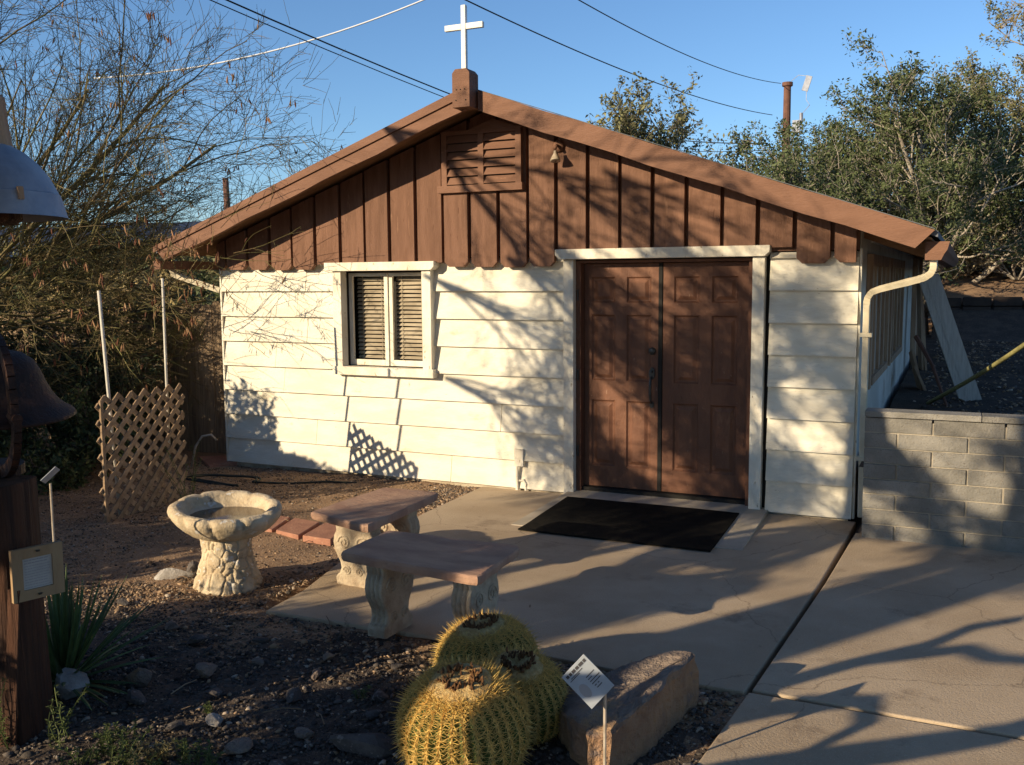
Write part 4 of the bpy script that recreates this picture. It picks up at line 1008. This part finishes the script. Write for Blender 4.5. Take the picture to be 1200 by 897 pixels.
# ------------------------------------------------------------------ trees
def fast_tubes(b, lines_, n=3):
    for pts, r0, r1 in lines_:
        k = len(pts); b.tube(pts, [r0 + (r1 - r0) * i / (k - 1) for i in range(k)], n, caps=False)
def grow(p, d, L, r, lvl, sp, rg, out, tips):
    K = sp['seg'][lvl]; pts = [p.copy()]; dd = d.copy(); q = p.copy(); dirs = [dd.copy()]
    for k in range(K):
        dd = (dd + Vector(rg.normal(0, sp['wob'][lvl], 3)) + Vector((0, 0, sp['trop'][lvl] / K))).normalized(); q = q + dd * L / K; pts.append(q.copy()); dirs.append(dd.copy())
    out.append((lvl, pts, r, r * sp['taper'][lvl]))
    if lvl == len(sp['n']) :
        tips.append((pts, dirs)); return
    for i in range(sp['n'][lvl]):
        t = sp['t0'][lvl] + (1 - sp['t0'][lvl]) * (i + rg.uniform(.1, .9)) / sp['n'][lvl]; k = min(int(t * K), K - 1); f_ = t * K - k
        c = pts[k].lerp(pts[k + 1], f_); bd = dirs[k + 1]; ax = bd.orthogonal().normalized(); ax.rotate(Matrix.Rotation(rg.uniform(0, 6.283), 3, bd))
        an = R(sp['ang'][lvl]) * rg.uniform(.65, 1.25); nd = bd.copy(); nd.rotate(Matrix.Rotation(an, 3, ax))
        rr = (r + (r * sp['taper'][lvl] - r) * t) * sp['rr'][lvl]
        grow(c, nd, L * sp['lr'][lvl] * rg.uniform(.7, 1.2) * (1.15 - .45 * t), rr, lvl + 1, sp, rg, out, tips)
# palo verde with bare green twigs
PV = dict(seg=[6, 6, 5, 4], wob=[.08, .1, .12, .12], trop=[.0, .05, .02, .0], taper=[.4, .4, .4, .5], n=[13, 10, 8], t0=[.12, .1, .1], ang=[38, 38, 36], lr=[.5, .52, .5], rr=[.5, .5, .55])
def palo(name, label, loc, limbs, seed, sp=PV, pods=260, mat=None, base_r=.12, clipf=None):
    rg = np.random.default_rng(seed); t = thing(name, label, 'tree', loc)
    out = []; tips = []; tr = MB()
    for (p0, d, L, r) in limbs: grow(Vector(p0), Vector(d).normalized(), L, r, 0, sp, rg, out, tips)
    b1 = MB(); b2 = MB()
    L1 = [(pts, a, c) for lv, pts, a, c in out if lv <= 1]; L2 = [(pts, max(a, .0032), max(c, .0018)) for lv, pts, a, c in out if lv > 1]
    if clipf:
        def lit(q): q = q + Vector(loc); return .848 * q.x - .53 * q.y > -3.75
        L1 = [l for l in L1 if all(clipf(q + Vector(loc)) for q in l[0]) and not lit(l[0][-1])]
        L2 = [l for l in L2 if all(clipf(q + Vector(loc)) for q in l[0]) and not (lit(l[0][-1]) and rg.uniform() < (.68 if l[1] < .006 else .97))]
    fast_tubes(b1, L1, 6); fast_tubes(b2, L2, 3)
    lf_ = MB(); ends_ = [l[0] for l in L2 if l[1] < .006]
    for i in range(15000):
        c_ = ends_[rg.integers(len(ends_))]; p = c_[rg.integers(1, len(c_))] + Vector(rg.normal(0, .012, 3)); d = Vector(rg.normal(0, 1, 3)).normalized(); e_ = d.orthogonal().normalized(); L = rg.uniform(.009, .02)
        lf_.add([p, p + d * L * .5 + e_ * L * .28, p + d * L, p + d * L * .5 - e_ * L * .28], [(0, 1, 2, 3)])
    tag(lf_.build('foliage', M['leaf_tan2'], t), kind='stuff')
    cz = limbs[0][0][2]; b1.tube([(limbs[0][0][0] * .0, 0, -.1), (0.02, .02, cz * .5), limbs[0][0]], [base_r * 1.2, base_r, base_r * .9], 10)
    b1.build('trunk', M['bark_pv'], t, smooth=True); b2.build('crown', mat or M['bark_pv'], t)
    if pods:
        b = MB(); b3 = MB(); keep_ = {tuple(l[0][-1]) for l in L2}; TP = [l for l in tips if tuple(l[0][-1]) in keep_]; TF = [l for l in TP if .848 * (l[0][-1].x + loc[0]) - .53 * (l[0][-1].y + loc[1]) > -3.75 and l[0][-1].z < 2.6]
        for i in range(pods):
            Q_ = TF if (TF and rg.uniform() < .2) else TP; c = Q_[rg.integers(len(Q_))][0]; p = c[rg.integers(1, len(c))]
            for j in range(rg.integers(1, 4)):
                L = rg.uniform(.05, .095); d = Vector((rg.normal(0, .25), rg.normal(0, .25), -1)).normalized(); o_ = p + Vector(rg.normal(0, .02, 3))
                (b if rg.uniform() < .5 else b3).tube([o_, o_ + d * L * .4, o_ + d * L * .75, o_ + d * L], [.002, .008, .007, .001], 4, flat=.45)
        tag(b.build('pods', M['pod'], t), kind='stuff'); tag(b3.build('dark_pods', M['pod_dark'], t), kind='stuff')
    return t
limbs = []
hub = (0, 0, 1.3)
# camera right is (.905,-.039) roughly (.905 x, -.42 y) in plan, so limbs lean along it
def cdir(rt, fw, up): return (.905 * rt - .42 * fw, .4246 * rt + .90 * fw, up)
for rt, fw, up, L, r in ((.9, -.1, .62, 5.0, .07), (.75, .2, 1.0, 4.6, .07), (.5, -.2, 1.4, 4.4, .07), (.15, .1, 1.5, 4.4, .07), (1.0, .1, .28, 4.4, .06), (1.0, -.15, .42, 4.7, .06), (.6, .5, .9, 4.2, .06), (.95, .15, .06, 3.4, .055), (.1, -.6, .9, 3.4, .05), (.3, .6, .35, 3.6, .05), (1.0, -.02, .16, 3.7, .05), (.65, .1, .7, 4.6, .06), (.85, .0, .8, 5.0, .06), (.95, .05, .5, 5.1, .06)):
    limbs.append((hub, cdir(rt, fw, up), L * .93, r * .68))
def keepclear(q): # keep twigs out of the chapel and off the sunlit part of the front
    if q.x > -4.75 and q.y > -.55 and q.z < 3.45 - .352 * abs(q.x + .8) + .35: return False
    if q.z < .25: return False
    return True
palo('palo_verde_tree', 'large thin twigged palo verde tree with dry pods left of the chapel', (-7.65, -1.35, -.09), limbs, 21, pods=430, clipf=keepclear)

# generic leafy tree / shrub
SU, CU = math.sin(R(32.0)), math.cos(R(32.0)); TE = math.tan(R(17.0))
def overhead(P):
    P = np.asarray(P); f = (P[:, 0] - 3.21) * -.4229 + (P[:, 1] + 8.22) * .8998
    u = CU * P[:, 0] - SU * P[:, 1]
    return (P[:, 2] < 2.9 + .38 * np.maximum(f, 0)) | (u < 2.7)
def near_(P):
    P = np.asarray(P); q = P - np.array([3.2146, -8.2218, 1.937]); d = q @ np.array([-.4229, .8998, -.1075]); x = q @ np.array([.9054, .4246, -.0079])
    return open_to_sun(P) | ((d > 0) & (x > -.60 * d - .1))
def high(P):
    P = np.asarray(P); f = (P[:, 0] - 3.21) * -.4229 + (P[:, 1] + 8.22) * .8998; w = SU * P[:, 0] + CU * P[:, 1]
    return (P[:, 2] < 2.9 + .42 * np.maximum(f, 0)) | (P[:, 2] + w * TE < 4.6)
def open_to_sun(P):
    # gaps in the crowns behind the viewer, where the low sun comes through
    P = np.asarray(P); u = CU * P[:, 0] - SU * P[:, 1]; w = SU * P[:, 0] + CU * P[:, 1]; v = P[:, 2] + w * TE
    a = (u < -1.25) & (u > -3.9) & (v > .22)
    a |= (u < -1.9) & (u > -2.9) & (v > -.45)
    a |= (u > -.75) & (u < 1.2) & (v > -1.08) & (v < -.30 + .05 * u)
    a |= (u > 2.95) & (v < -.30)  & (v > -1.16 + .12 * (u < 3.3))
    a |= (u > 3.1) & (v < .02) & (v > -.4)
    a |= (u > 2.2) & (u < 3.3) & (v < -1.27)
    a |= (u < -4.0) & (v > .42 + (-4.3 - u) * .3)
    n_ = np.array([noise.noise(Vector((p * 2.1, q * 2.6, 3.3))) + .45 * noise.noise(Vector((p * 5, q * 6, 7.1))) for p, q in zip(u, v)])
    m_ = np.array([noise.noise(Vector(((p + .9 * q) * 1.6, (q - .9 * p) * .7 + 0 * q, 9.3))) + .5 * noise.noise(Vector((p * 5, q * 5, 17.1))) for p, q in zip(u, v)])
    a |= (u > .05) & (u <= 1.35) & (v > 0) & (m_ > -.06)
    a |= (u > -.6) & (v > 2.25) & (m_ > -.02)
    a |= (u > 1.35) & (u <= 2.15) & (v > -.1) & (n_ > -.12)
    a |= (u > 2.15) & (v > -.1) & (n_ > .02)
    a |= (u > 1.3) & (v <= -.1) & (v > -1.0) & (n_ > .06)
    a |= (u > 2.9) & (v > -.9) & (v < .1)
    return a
def leafy(name, label, loc, limbs, sp, seed, leafmat, leafn, leafs, spread, barkmat, group=None, cat='tree', trunk=None, thick=.006, mask=False, parts=('trunk', 'crown')):
    rg = np.random.default_rng(seed); t = thing(name, label, cat, loc, group)
    out = []; tips = []
    for (p0, d, L, r) in limbs: grow(Vector(p0), Vector(d).normalized(), L, r, 0, sp, rg, out, tips)
    if mask:
        lv_ = Vector(loc); bad = {'over': overhead, 'high': high, 'near': near_}.get(mask, open_to_sun)([tuple(o_[1][-1] + lv_) for o_ in out]); out = [o_ for o_, q in zip(out, bad) if not (q and o_[0] > 0)]
    b = MB(); fast_tubes(b, [(pts, max(a, thick), max(c, thick * .5)) for lv, pts, a, c in out], 4)
    if trunk: b.tube(*trunk)
    b.build(parts[0], barkmat, t, smooth=True)
    C = []
    for pts, dirs in tips:
        A = np.array([tuple(p) for p in pts]); k = rg.uniform(.1, 1, leafn) * (len(pts) - 1); i = np.minimum(k.astype(int), len(pts) - 2); f_ = (k - i)[:, None]
        C.append(A[i] * (1 - f_) + A[i + 1] * f_ + rg.normal(0, spread, (leafn, 3)))
    C = np.concatenate(C)
    if mask: C = C[~{'over': overhead, 'high': high, 'near': near_}.get(mask, open_to_sun)(C + np.array(loc))]
    n = len(C)
    d = rg.normal(0, 1, (n, 3)); d[:, 2] = np.abs(d[:, 2]) * .8; d /= np.linalg.norm(d, axis=1)[:, None]
    e = np.cross(d, rg.normal(0, 1, (n, 3))); e /= np.linalg.norm(e, axis=1)[:, None]; s_ = leafs * rg.uniform(.6, 1.3, (n, 1))
    V = np.stack([C - d * s_, C + e * s_ * .42, C + d * s_, C - e * s_ * .42], 1)
    me = bpy.data.meshes.new(parts[1]); me.vertices.add(n * 4); me.vertices.foreach_set('co', V.reshape(-1).astype(np.float32)); me.loops.add(n * 4); me.loops.foreach_set('vertex_index', np.arange(n * 4, dtype=np.int32))
    me.polygons.add(n); me.polygons.foreach_set('loop_start', (np.arange(n) * 4).astype(np.int32)); me.materials.append(leafmat); me.update(calc_edges=True)
    o = bpy.data.objects.new(parts[1], me); col.objects.link(o); o.parent = t
    return t
def fan(n, z, L, r, rg, lo=.5, hi=1.4, off=.1):
    o = []
    for i in range(n):
        a = 2 * math.pi * i / n + rg.uniform(-.3, .3); e_ = rg.uniform(lo, hi)
        o.append(((off * math.cos(a), off * math.sin(a), z), (math.cos(a) * math.cos(e_), math.sin(a) * math.cos(e_), math.sin(e_)), L * rg.uniform(.8, 1.15), r))
    return o
BUSHY = dict(seg=[6, 5, 4, 3], wob=[.10, .13, .15, .15], trop=[.15, .35, .35, .2], taper=[.45, .45, .5, .5], n=[9, 7, 5], t0=[.25, .15, .1], ang=[42, 42, 40], lr=[.5, .5, .5], rr=[.5, .5, .5])
rg = np.random.default_rng(3)
gzz = gzs
for i, (x, y, L, nl, mat, lab, lf, ls, seed) in enumerate((
    (2.3, 15.6, 4.4, 15, 'leaf_green', 'tall dense grey green tree behind the chapel roof at the right', 21, .044, 3),
    (5.6, 17.0, 4.2, 12, 'leaf_olive', 'olive green tree above the yard at the right edge', 19, .043, 5),
    (.5, 17.0, 3.3, 10, 'leaf_green', 'bushy tree left of the tall one, in front of the utility pole', 19, .044, 6),
    (-4.9, 16.3, 4.3, 8, 'leaf_olive', 'upright airy tree rising above the right slope of the roof', 9, .06, 7),
    (-6.6, 16.6, 3.6, 7, 'leaf_olive', 'smaller airy tree just right of the cross, behind the roof', 8, .06, 8),
    (-2.9, 16.6, 3.15, 6, 'leaf_dark', 'small dark green tree peeking over the right slope of the roof', 12, .06, 9))):
    z = gzz(x, y)
    leafy('desert_tree', lab, (x, y, z), fan(nl, .5, L, .085, np.random.default_rng(seed), .45, 1.45), BUSHY, seed, M[mat], lf, ls, .065, M['bark_pale'] if i < 3 else M['bark'], 'trees behind the chapel', trunk=([(0, 0, -.3), (0, 0, .25), (0, 0, .6)], [.2, .16, .12], 8))
SHR = dict(seg=[4, 4, 3], wob=[.14, .16, .18], trop=[.2, .2, .1], taper=[.4, .4, .4], n=[8, 6], t0=[.1, .1], ang=[38, 38], lr=[.55, .5], rr=[.5, .5])
shr = [(4.2, 15.2, 1.4, 'leaf_grey', 'greyish dry shrub on the dirt bank under the right trees'), (5.6, 15.8, 1.5, 'leaf_grey', 'greyish dry shrub at the right edge of the dirt bank'), (3.2, 15.8, 1.3, 'leaf_olive', 'olive shrub beside the gutter end on the dirt bank'),
       (.0, 19.0, 2.8, 'leaf_tan', 'tan dry shrub behind the roof below the utility pole'), (-1.2, 18.6, 2.6, 'leaf_tan', 'tan dry shrub at the left of the pair behind the roof'), (-2.1, 18.2, 2.7, 'leaf_olive', 'narrow olive shrub showing over the roof edge'), (1.1, 20.0, 2.9, 'leaf_tan', 'yellow brown shrub behind the bushy trees'), (4.9, 17.5, 2.0, 'leaf_olive', 'olive shrub behind the grey shrubs of the bank'), (6.6, 16.8, 2.1, 'leaf_green', 'green shrub at the far right of the dirt bank'), (3.0, 18.0, 2.0, 'leaf_green', 'green shrub filling the gap under the tall tree')]
for i, (x, y, L, mat, lab) in enumerate(shr):
    leafy('desert_shrub', lab, (x, y, gzz(x, y)), fan(13, .05, L, .03, np.random.default_rng(40 + i), .25, 1.4), SHR, 50 + i, M[mat], 14 if 'grey' not in mat else 7, .045, .05, M['bark_pale'], 'shrubs behind the chapel', 'shrub', parts=('stems', 'foliage'))
# brush beyond the fence on the left
protos = []
for i in range(4):
    protos.append(leafy('desert_shrub', 'x', (-200, 0, 0), fan(12, .05, 1.0, .025, np.random.default_rng(70 + i), .3, 1.4), SHR, 90 + i, M[('leaf_tan', 'leaf_olive', 'leaf_green', 'leaf_olive')[i]], 9, .06, .06, M['bark'], 'brush beyond the fence', 'shrub', parts=('stems', 'foliage')))
rg = np.random.default_rng(17)
kinds = ('tan', 'olive', 'green', 'olive')
used = [0] * 4
labs = {0: 'dry tan bush on the open ground beyond the fence', 1: 'olive bush on the open ground beyond the fence', 2: 'green bush on the open ground beyond the fence', 3: 'spreading olive bush beyond the fence'}
def copy_thing(src, loc, s_, rz, lab):
    c = src.copy(); col.objects.link(c); c.location = loc; c.scale = (s_, s_, s_); c.rotation_euler = (0, 0, rz); c['label'] = lab
    for q in src.children: d = q.copy(); col.objects.link(d); d.parent = c
    return c
cnt = 0
for i in range(75):
    a = R(rg.uniform(-58, -33)); d = rg.uniform(11, 60) if i > 14 else rg.uniform(10.5, 20); x = 3.2 + d * math.sin(a); y = -8.2 + d * math.cos(a)
    if y < 1.3 or (x > -5.6 and y < 10): continue
    k = int(rg.integers(4)); s_ = rg.uniform(.7, 1.3) * (1 + d / 45); loc = (x, y, gzz(x, y) - .05)
    if used[k] == 0: protos[k].location = loc; protos[k].scale = (s_,) * 3; protos[k]['label'] = labs[k]; used[k] = 1
    else: copy_thing(protos[k], loc, s_, rg.uniform(0, 6), labs[k])
# dense dark shrubs in the shaded corner under the tree
for i, (x, y, L, lab) in enumerate(((-6.1, -.35, 1.15, 'dark green shrub in the shade between fence and lattice'), (-5.2, -1.2, .62, 'low dark green shrub behind the leaning pole'), (-7.4, -.6, 1.3, 'dark green shrub at the left edge under the tree'), (-6.4, -1.5, .75, 'mossy green shrub behind the iron bell'))):
    leafy('shade_shrub', lab, (x, y, -.1), fan(13, .03, L, .02, np.random.default_rng(150 + i), .15, 1.35), SHR, 160 + i, M['leaf_green' if i in (1, 3) else 'leaf_dark'], 14, .032, .04, M['bark'], 'shrubs in the shaded corner', 'shrub', parts=('stems', 'foliage'))

# ------------------------------------------------------------------ poles and wires
up_ = thing('utility_pole', 'brown utility pole with a pale fitting rising behind the right trees', 'utility pole', (-6.45, 49.4, 2))
b = MB(); b.tube([(0, 0, 0), (.0, 0, 10.75)], [.26, .20], 12); b.lathe([(.20, 10.6), (.30, 10.65), (.30, 10.85), (.001, 10.9)], 12); b.build('mast', M['pole_wood'], up_, smooth=False)
b = MB(); b.box(.35, .75, -.2, .2, 8.0, 8.7); b.tube([(.8, 0, 8.6), (.8, 0, 9.1)], .10, 8); b.build('transformer', M['galv'], up_)
b = MB(); b.beam((.95, 0, 10.3), (1.2, 0, 11.1), .34, .10, up=(0, 1, 0)); b.tube([(1.05, 0, 10.3), (1.05, 0, 9.8), (1.25, 0, 9.5), (.8, 0, 9.0)], .022, 4); b.tube([(.2, 0, 10.9), (.6, 0, 11.2), (1.1, 0, 11.1)], .02, 4); b.build('bracket', M['galv'], up_)
b = MB(); b.tube([(-24.54, 23.5, .5), (-24.8, 23.6, 6.15)], [.16, .12], 8); tag(b.build('utility_pole', M['pole_wood'], smooth=True), 'thin leaning dark pole just left of the chapel roof', 'utility pole')
b = MB(); b.tube([(-30.5, 22.0, .5), (-30.4, 22.0, 5.2)], .11, 8)
CAMP = Vector((3.2146, -8.2218, 1.937)); MR = [(.9054, .4246, -.0079), (-.0386, .1007, .9942), (-.4229, .8998, -.1075)]; FX = 1131.15
def view(u, v, t):   # a point in the place, from its bearing and distance
    a, b_, c = (u - 600) / FX * t, -(v - 448.5) / FX * t, t
    return CAMP + Vector([MR[0][k] * a + MR[1][k] * b_ + MR[2][k] * c for k in range(3)])
wires = [((915, 98, 55), (640, -22, 26), .018, .5, 'wire', 'thin wire from the utility pole top up to the upper right of the cross'),
         ((905, 135, 55), (500, -22, 24), .02, .5, 'wire', 'thin wire from the utility pole passing just above the cross'),
         ((900, 205, 60), (215, -22, 15), .015, 1.0, 'wire', 'upper of the two dark cables running down behind the cross'),
         ((900, 210, 60), (195, -22, 15), .010, 1.0, 'wire', 'lower of the two dark cables running down behind the cross'),
         ((110, 92, 21), (520, -10, 20), .018, .35, 'wire_white', 'white cable rising from the left tree to the top of the sky'),
         ((900, 168, 55), (700, 150, 60), .03, .3, 'wire', 'upper short wire behind the airy tree'), ((900, 176, 55), (700, 166, 60), .02, .3, 'wire', 'lower short wire behind the airy tree')]
for (A, B_, r_, sag, mt, lab) in wires:
    a, c = view(*A), view(*B_); b = MB(); pts = []
    for i in range(25):
        t = i / 24; p = a.lerp(c, t); p.z -= sag * 4 * t * (1 - t); pts.append(p)
    b.tube(pts, r_, 5); tag(b.build('overhead_wire', M[mt], smooth=True), lab, 'wire', 'overhead wires')

# small drooping sprig at the top right corner
sp_ = dict(PV); 
rgx = np.random.default_rng(31); out = []; tips = []
grow(view(1215, -30, 4.0), Vector((-.2, 0, -1)).normalized(), .2, .003, 1, PV, rgx, out, tips)
b = MB(); fast_tubes(b, [(p, max(a * .5, .0012), .001) for lv, p, a, c in out], 3)
o = b.build('tree_sprig', M['leaf_tan']); tag(o, 'tip of a tan sprig hanging in at the top right corner', 'sprig')

# ------------------------------------------------------------------ trees outside the frame that cast the dappled shade
S_ = Vector((math.sin(R(SUN_AZ)), math.cos(R(SUN_AZ)), 0))
def uw(u, w): return (math.cos(R(SUN_AZ)) * u + math.sin(R(SUN_AZ)) * w, -math.sin(R(SUN_AZ)) * u + math.cos(R(SUN_AZ)) * w)
TE = math.tan(R(SUN_EL))
def caster_tree(u, w, v0, v1, hr, seed, label, nl=11, leafn=4, leafs=.05, sp=BUSHY):
    x, y = uw(u, w); zc0 = v0 - w * TE; zc1 = v1 - w * TE
    L = (zc1 - zc0) * .62
    return leafy('shade_tree', label, (x, y, -.1), fan(nl, zc0 + .1, L, .05, np.random.default_rng(seed), .05, 1.3), sp, seed, M['leaf_green'], leafn, leafs, .06, M['bark'], 'trees behind the viewer', trunk=([(0, 0, -.2), (0, 0, zc0 * .5), (0, 0, zc0 + .15)], [.14, .11, .09], 8), mask=True)
def caster_bush(u, w, vtop, seed, label, wide=.7):
    x, y = uw(u, w); H = vtop - w * TE
    return leafy('shade_shrub', label, (x, y, -.1), fan(14, .05, H / 1.25, .03, np.random.default_rng(seed), 1.35 - wide, 1.45), SHR, seed, M['leaf_green'], 22, .05, .07, M['bark'], 'shrubs behind the viewer', 'shrub', parts=('stems', 'foliage'), mask=True)
DAP = dict(seg=[6, 5, 4, 3], wob=[.10, .13, .15, .15], trop=[.1, .0, -.2, -.3], taper=[.45, .45, .5, .5], n=[9, 7, 5], t0=[.2, .15, .1], ang=[40, 40, 40], lr=[.5, .5, .5], rr=[.5, .5, .5])
caster_tree(2.2, -11, -.9, .1, 2.0, 202, 'sparse tree behind the viewer shading the patio', 8, 2, .045, DAP)
caster_tree(3.2, -10, .2, 1.5, 2.0, 207, 'sparse tree behind the viewer shading the block wall', 8, 2, .04, DAP)
UD = Vector((CU, -SU, 0)); WD = Vector((SU, CU, 0))
STR = dict(seg=[7, 6, 5, 4], wob=[.08, .10, .12, .14], trop=[-.25, -.2, -.2, -.1], taper=[.35, .4, .4, .5], n=[9, 7, 6], t0=[.15, .12, .1], ang=[30, 32, 34], lr=[.55, .52, .5], rr=[.55, .55, .55])
def weeper(u, w, arch, hubs, seed, label):
    x, y = uw(u, w); rg = np.random.default_rng(seed); lim = []
    for (hu, hv, n, L, lo, hi) in hubs:
        h = UD * (hu - u) + Vector((0, 0, hv - w * TE + .1))
        for i in range(n):
            d = UD * 1.0 + WD * rg.uniform(-.35, .35) + Vector((0, 0, rg.uniform(lo, hi))); lim.append((tuple(h), tuple(d.normalized()), L * rg.uniform(.75, 1.15), .022))
    h0 = lim[0][0]; TR = [(0, 0, -.2), (.05, 0, h0[2] * .5), h0]
    if arch: TR = [tuple(UD * (a_ - u) + Vector((0, 0, b_ - w * TE + .1))) for a_, b_ in ((u, -2.6), (u, .5), (u + .1, 3.4), (u + 1.0, 4.5), (u + 2.4, 4.6), (u + 3.3, 4.0))] + [h0]
    return leafy('shade_tree', label, (x, y, -.1), lim, STR, seed, M['leaf_green'], 3, .017, .03, M['bark'], 'trees behind the viewer', trunk=(TR, [.09 - .06 * k / (len(TR) - 1) for k in range(len(TR))], 8), mask='near', thick=.0035)
weeper(-4.7, -7.2, 1, ((-1.1, 2.9, 8, 2.6, -.95, -.1), (-1.15, .75, 5, 1.9, -.4, .1), (-.5, .35, 4, 1.6, -.2, .25), (-1.25, 1.7, 5, 2.3, -.7, -.1), (-.5, 2.0, 6, 2.6, -.7, .0), (.0, 2.7, 5, 2.6, -.7, .05)), 301, 'weeping thin twigged tree outside the left of the view')
weeper(1.6, -8.4, 0, ((-.1, 2.2, 4, 2.3, -.9, -.3), (.3, 1.3, 4, 1.9, -.6, .1), (.3, 2.9, 5, 2.1, -.9, -.2), (.9, .7, 4, 1.9, -.3, .3)), 302, 'weeping thin twigged tree further back behind the viewer')
for i, (u, w, vt) in enumerate(((1.75, -8.2, -1.12), (2.5, -8.6, -.98), (3.15, -8.3, -1.05), (-1.6, -7.5, -1.05), (-.6, -8.2, -1.18), (-2.6, -7.0, -.62), (-3.15, -6.4, -.12), (-4.3, -7.4, .35), (-5.4, -7.8, .6))):
    caster_bush(u, w, vt, 220 + i, ('shrub %s outside the left of the view' % ('shading the gravel by the yucca', 'shading the middle gravel', 'shading the gravel beside the cacti', 'shading the dirt before the lattice', 'shading the dirt left of the birdbath', 'beside the lattice shade', 'casting a leafy shade on the chapel corner', 'shading the fence corner', 'shading the fence further left')[i]))
# added tree over the viewer, crown spread and thickened to block sky light
rgo = np.random.default_rng(77)
limbs_o = []
for i in range(18):
    a = R(100 + rgo.uniform(0, 175)); e_ = rgo.uniform(.12, .9); limbs_o.append(((0, 0, 4.2), (math.cos(a) * math.cos(e_), math.sin(a) * math.cos(e_), math.sin(e_)), rgo.uniform(3.8, 5.4), .10))
leafy('shade_tree', 'added spreading tree over the viewer, its crown blocking sky light', (6.6, -9.6, -.1), limbs_o, BUSHY, 78, M['leaf_green'], 20, .17, .2, M['bark'], 'trees behind the viewer', trunk=([(0, 0, -.2), (.1, 0, 2.2), (0, 0, 4.4)], [.32, .24, .18], 10), mask='over')
limbs_o = []  # second added unseen tree, high crown placed to cut more sky light
for i in range(16):
    a = R(rgo.uniform(-60, 200)); e_ = rgo.uniform(-.05, .6); limbs_o.append(((0, 0, 8.6), (math.cos(a) * math.cos(e_), math.sin(a) * math.cos(e_), math.sin(e_)), rgo.uniform(4.2, 6.0), .10))
leafy('shade_tree', 'added tall tree behind the viewer, its high crown blocking sky light', (-3.8, -12.6, -.1), limbs_o, BUSHY, 79, M['leaf_green'], 20, .19, .22, M['bark'], 'trees behind the viewer', trunk=([(0, 0, -.2), (.1, 0, 4.2), (0, 0, 8.8)], [.30, .24, .18], 10), mask='high')
# forked bare limb that throws the long shadow over the pavement
def uvp(u, v, w): x, y = uw(u, w); return (x, y, v - w * TE)
b = MB(); w = -6.4
b.tube([uvp(4.25, -2.05, w), uvp(4.15, -1.2, w), uvp(4.0, -.72, w), uvp(3.95, -.58, w), uvp(3.99, -.42, w), uvp(4.06, -.25, w), uvp(4.03, -.12, w), uvp(4.12, .0, w)], [.10, .075, .06, .055, .05, .045, .04, .03], 8)
b.tube([uvp(3.99, -.40, w), uvp(4.2, -.22, w), uvp(4.35, -.22, w), uvp(4.55, -.16, w), uvp(4.5, .1, w)], [.05, .04, .035, .04, .03], 8)
b.tube([uvp(4.02, -.8, w), uvp(4.15, -.62, w), uvp(4.32, -.52, w), uvp(4.46, -.58, w), uvp(4.5, -.75, w)], [.07, .06, .04, .035, .02], 8)
b.tube([uvp(4.15, -1.2, w), uvp(4.4, -.85, w), uvp(4.7, -.6, w), uvp(4.86, -.45, w), uvp(4.95, -.2, w)], [.07, .06, .07, .06, .05], 8)
tag(b.build('dead_tree', M['bark'], smooth=True), 'bare forked dead tree standing outside the left of the view', 'tree')

# ------------------------------------------------------------------ light, sky, camera
w = bpy.data.worlds.new('World'); sc.world = w; w.use_nodes = True; nt = w.node_tree
sky = nt.nodes.new('ShaderNodeTexSky'); sky.sky_type = 'NISHITA'; sky.sun_disc = False
sky.sun_elevation = R(SUN_EL); sky.sun_rotation = R(180 + SUN_AZ); sky.altitude = 300; sky.air_density = 1.0; sky.dust_density = .2; sky.ozone_density = 5.0
bg = nt.nodes['Background']; bg.inputs[1].default_value = .115; nt.links.new(sky.outputs[0], bg.inputs[0])
ld = bpy.data.lights.new('sun', 'SUN'); ld.energy = 5.0; ld.angle = R(.45); ld.color = (1, .81, .54)
lo = bpy.data.objects.new('sun', ld); col.objects.link(lo)
dvec = Vector((math.sin(R(SUN_AZ)) * math.cos(R(SUN_EL)), math.cos(R(SUN_AZ)) * math.cos(R(SUN_EL)), -math.sin(R(SUN_EL))))
lo.rotation_euler = dvec.to_track_quat('-Z', 'Y').to_euler(); lo.location = (-10, -15, 10)
cd = bpy.data.cameras.new('camera'); cam = bpy.data.objects.new('camera', cd); col.objects.link(cam); sc.camera = cam
cd.sensor_width = 36; cd.lens = FX / 1200 * 36; cd.clip_end = 3000; cd.clip_start = .05
m3 = Matrix((MR[0], MR[1], tuple(-c for c in MR[2]))).transposed()
cam.matrix_world = Matrix.Translation(CAMP) @ m3.to_4x4()
vs_ = sc.view_settings; vs_.view_transform = 'Standard'; vs_.look = 'None'; vs_.gamma = 1; vs_.exposure = .55; vs_.use_curve_mapping = False
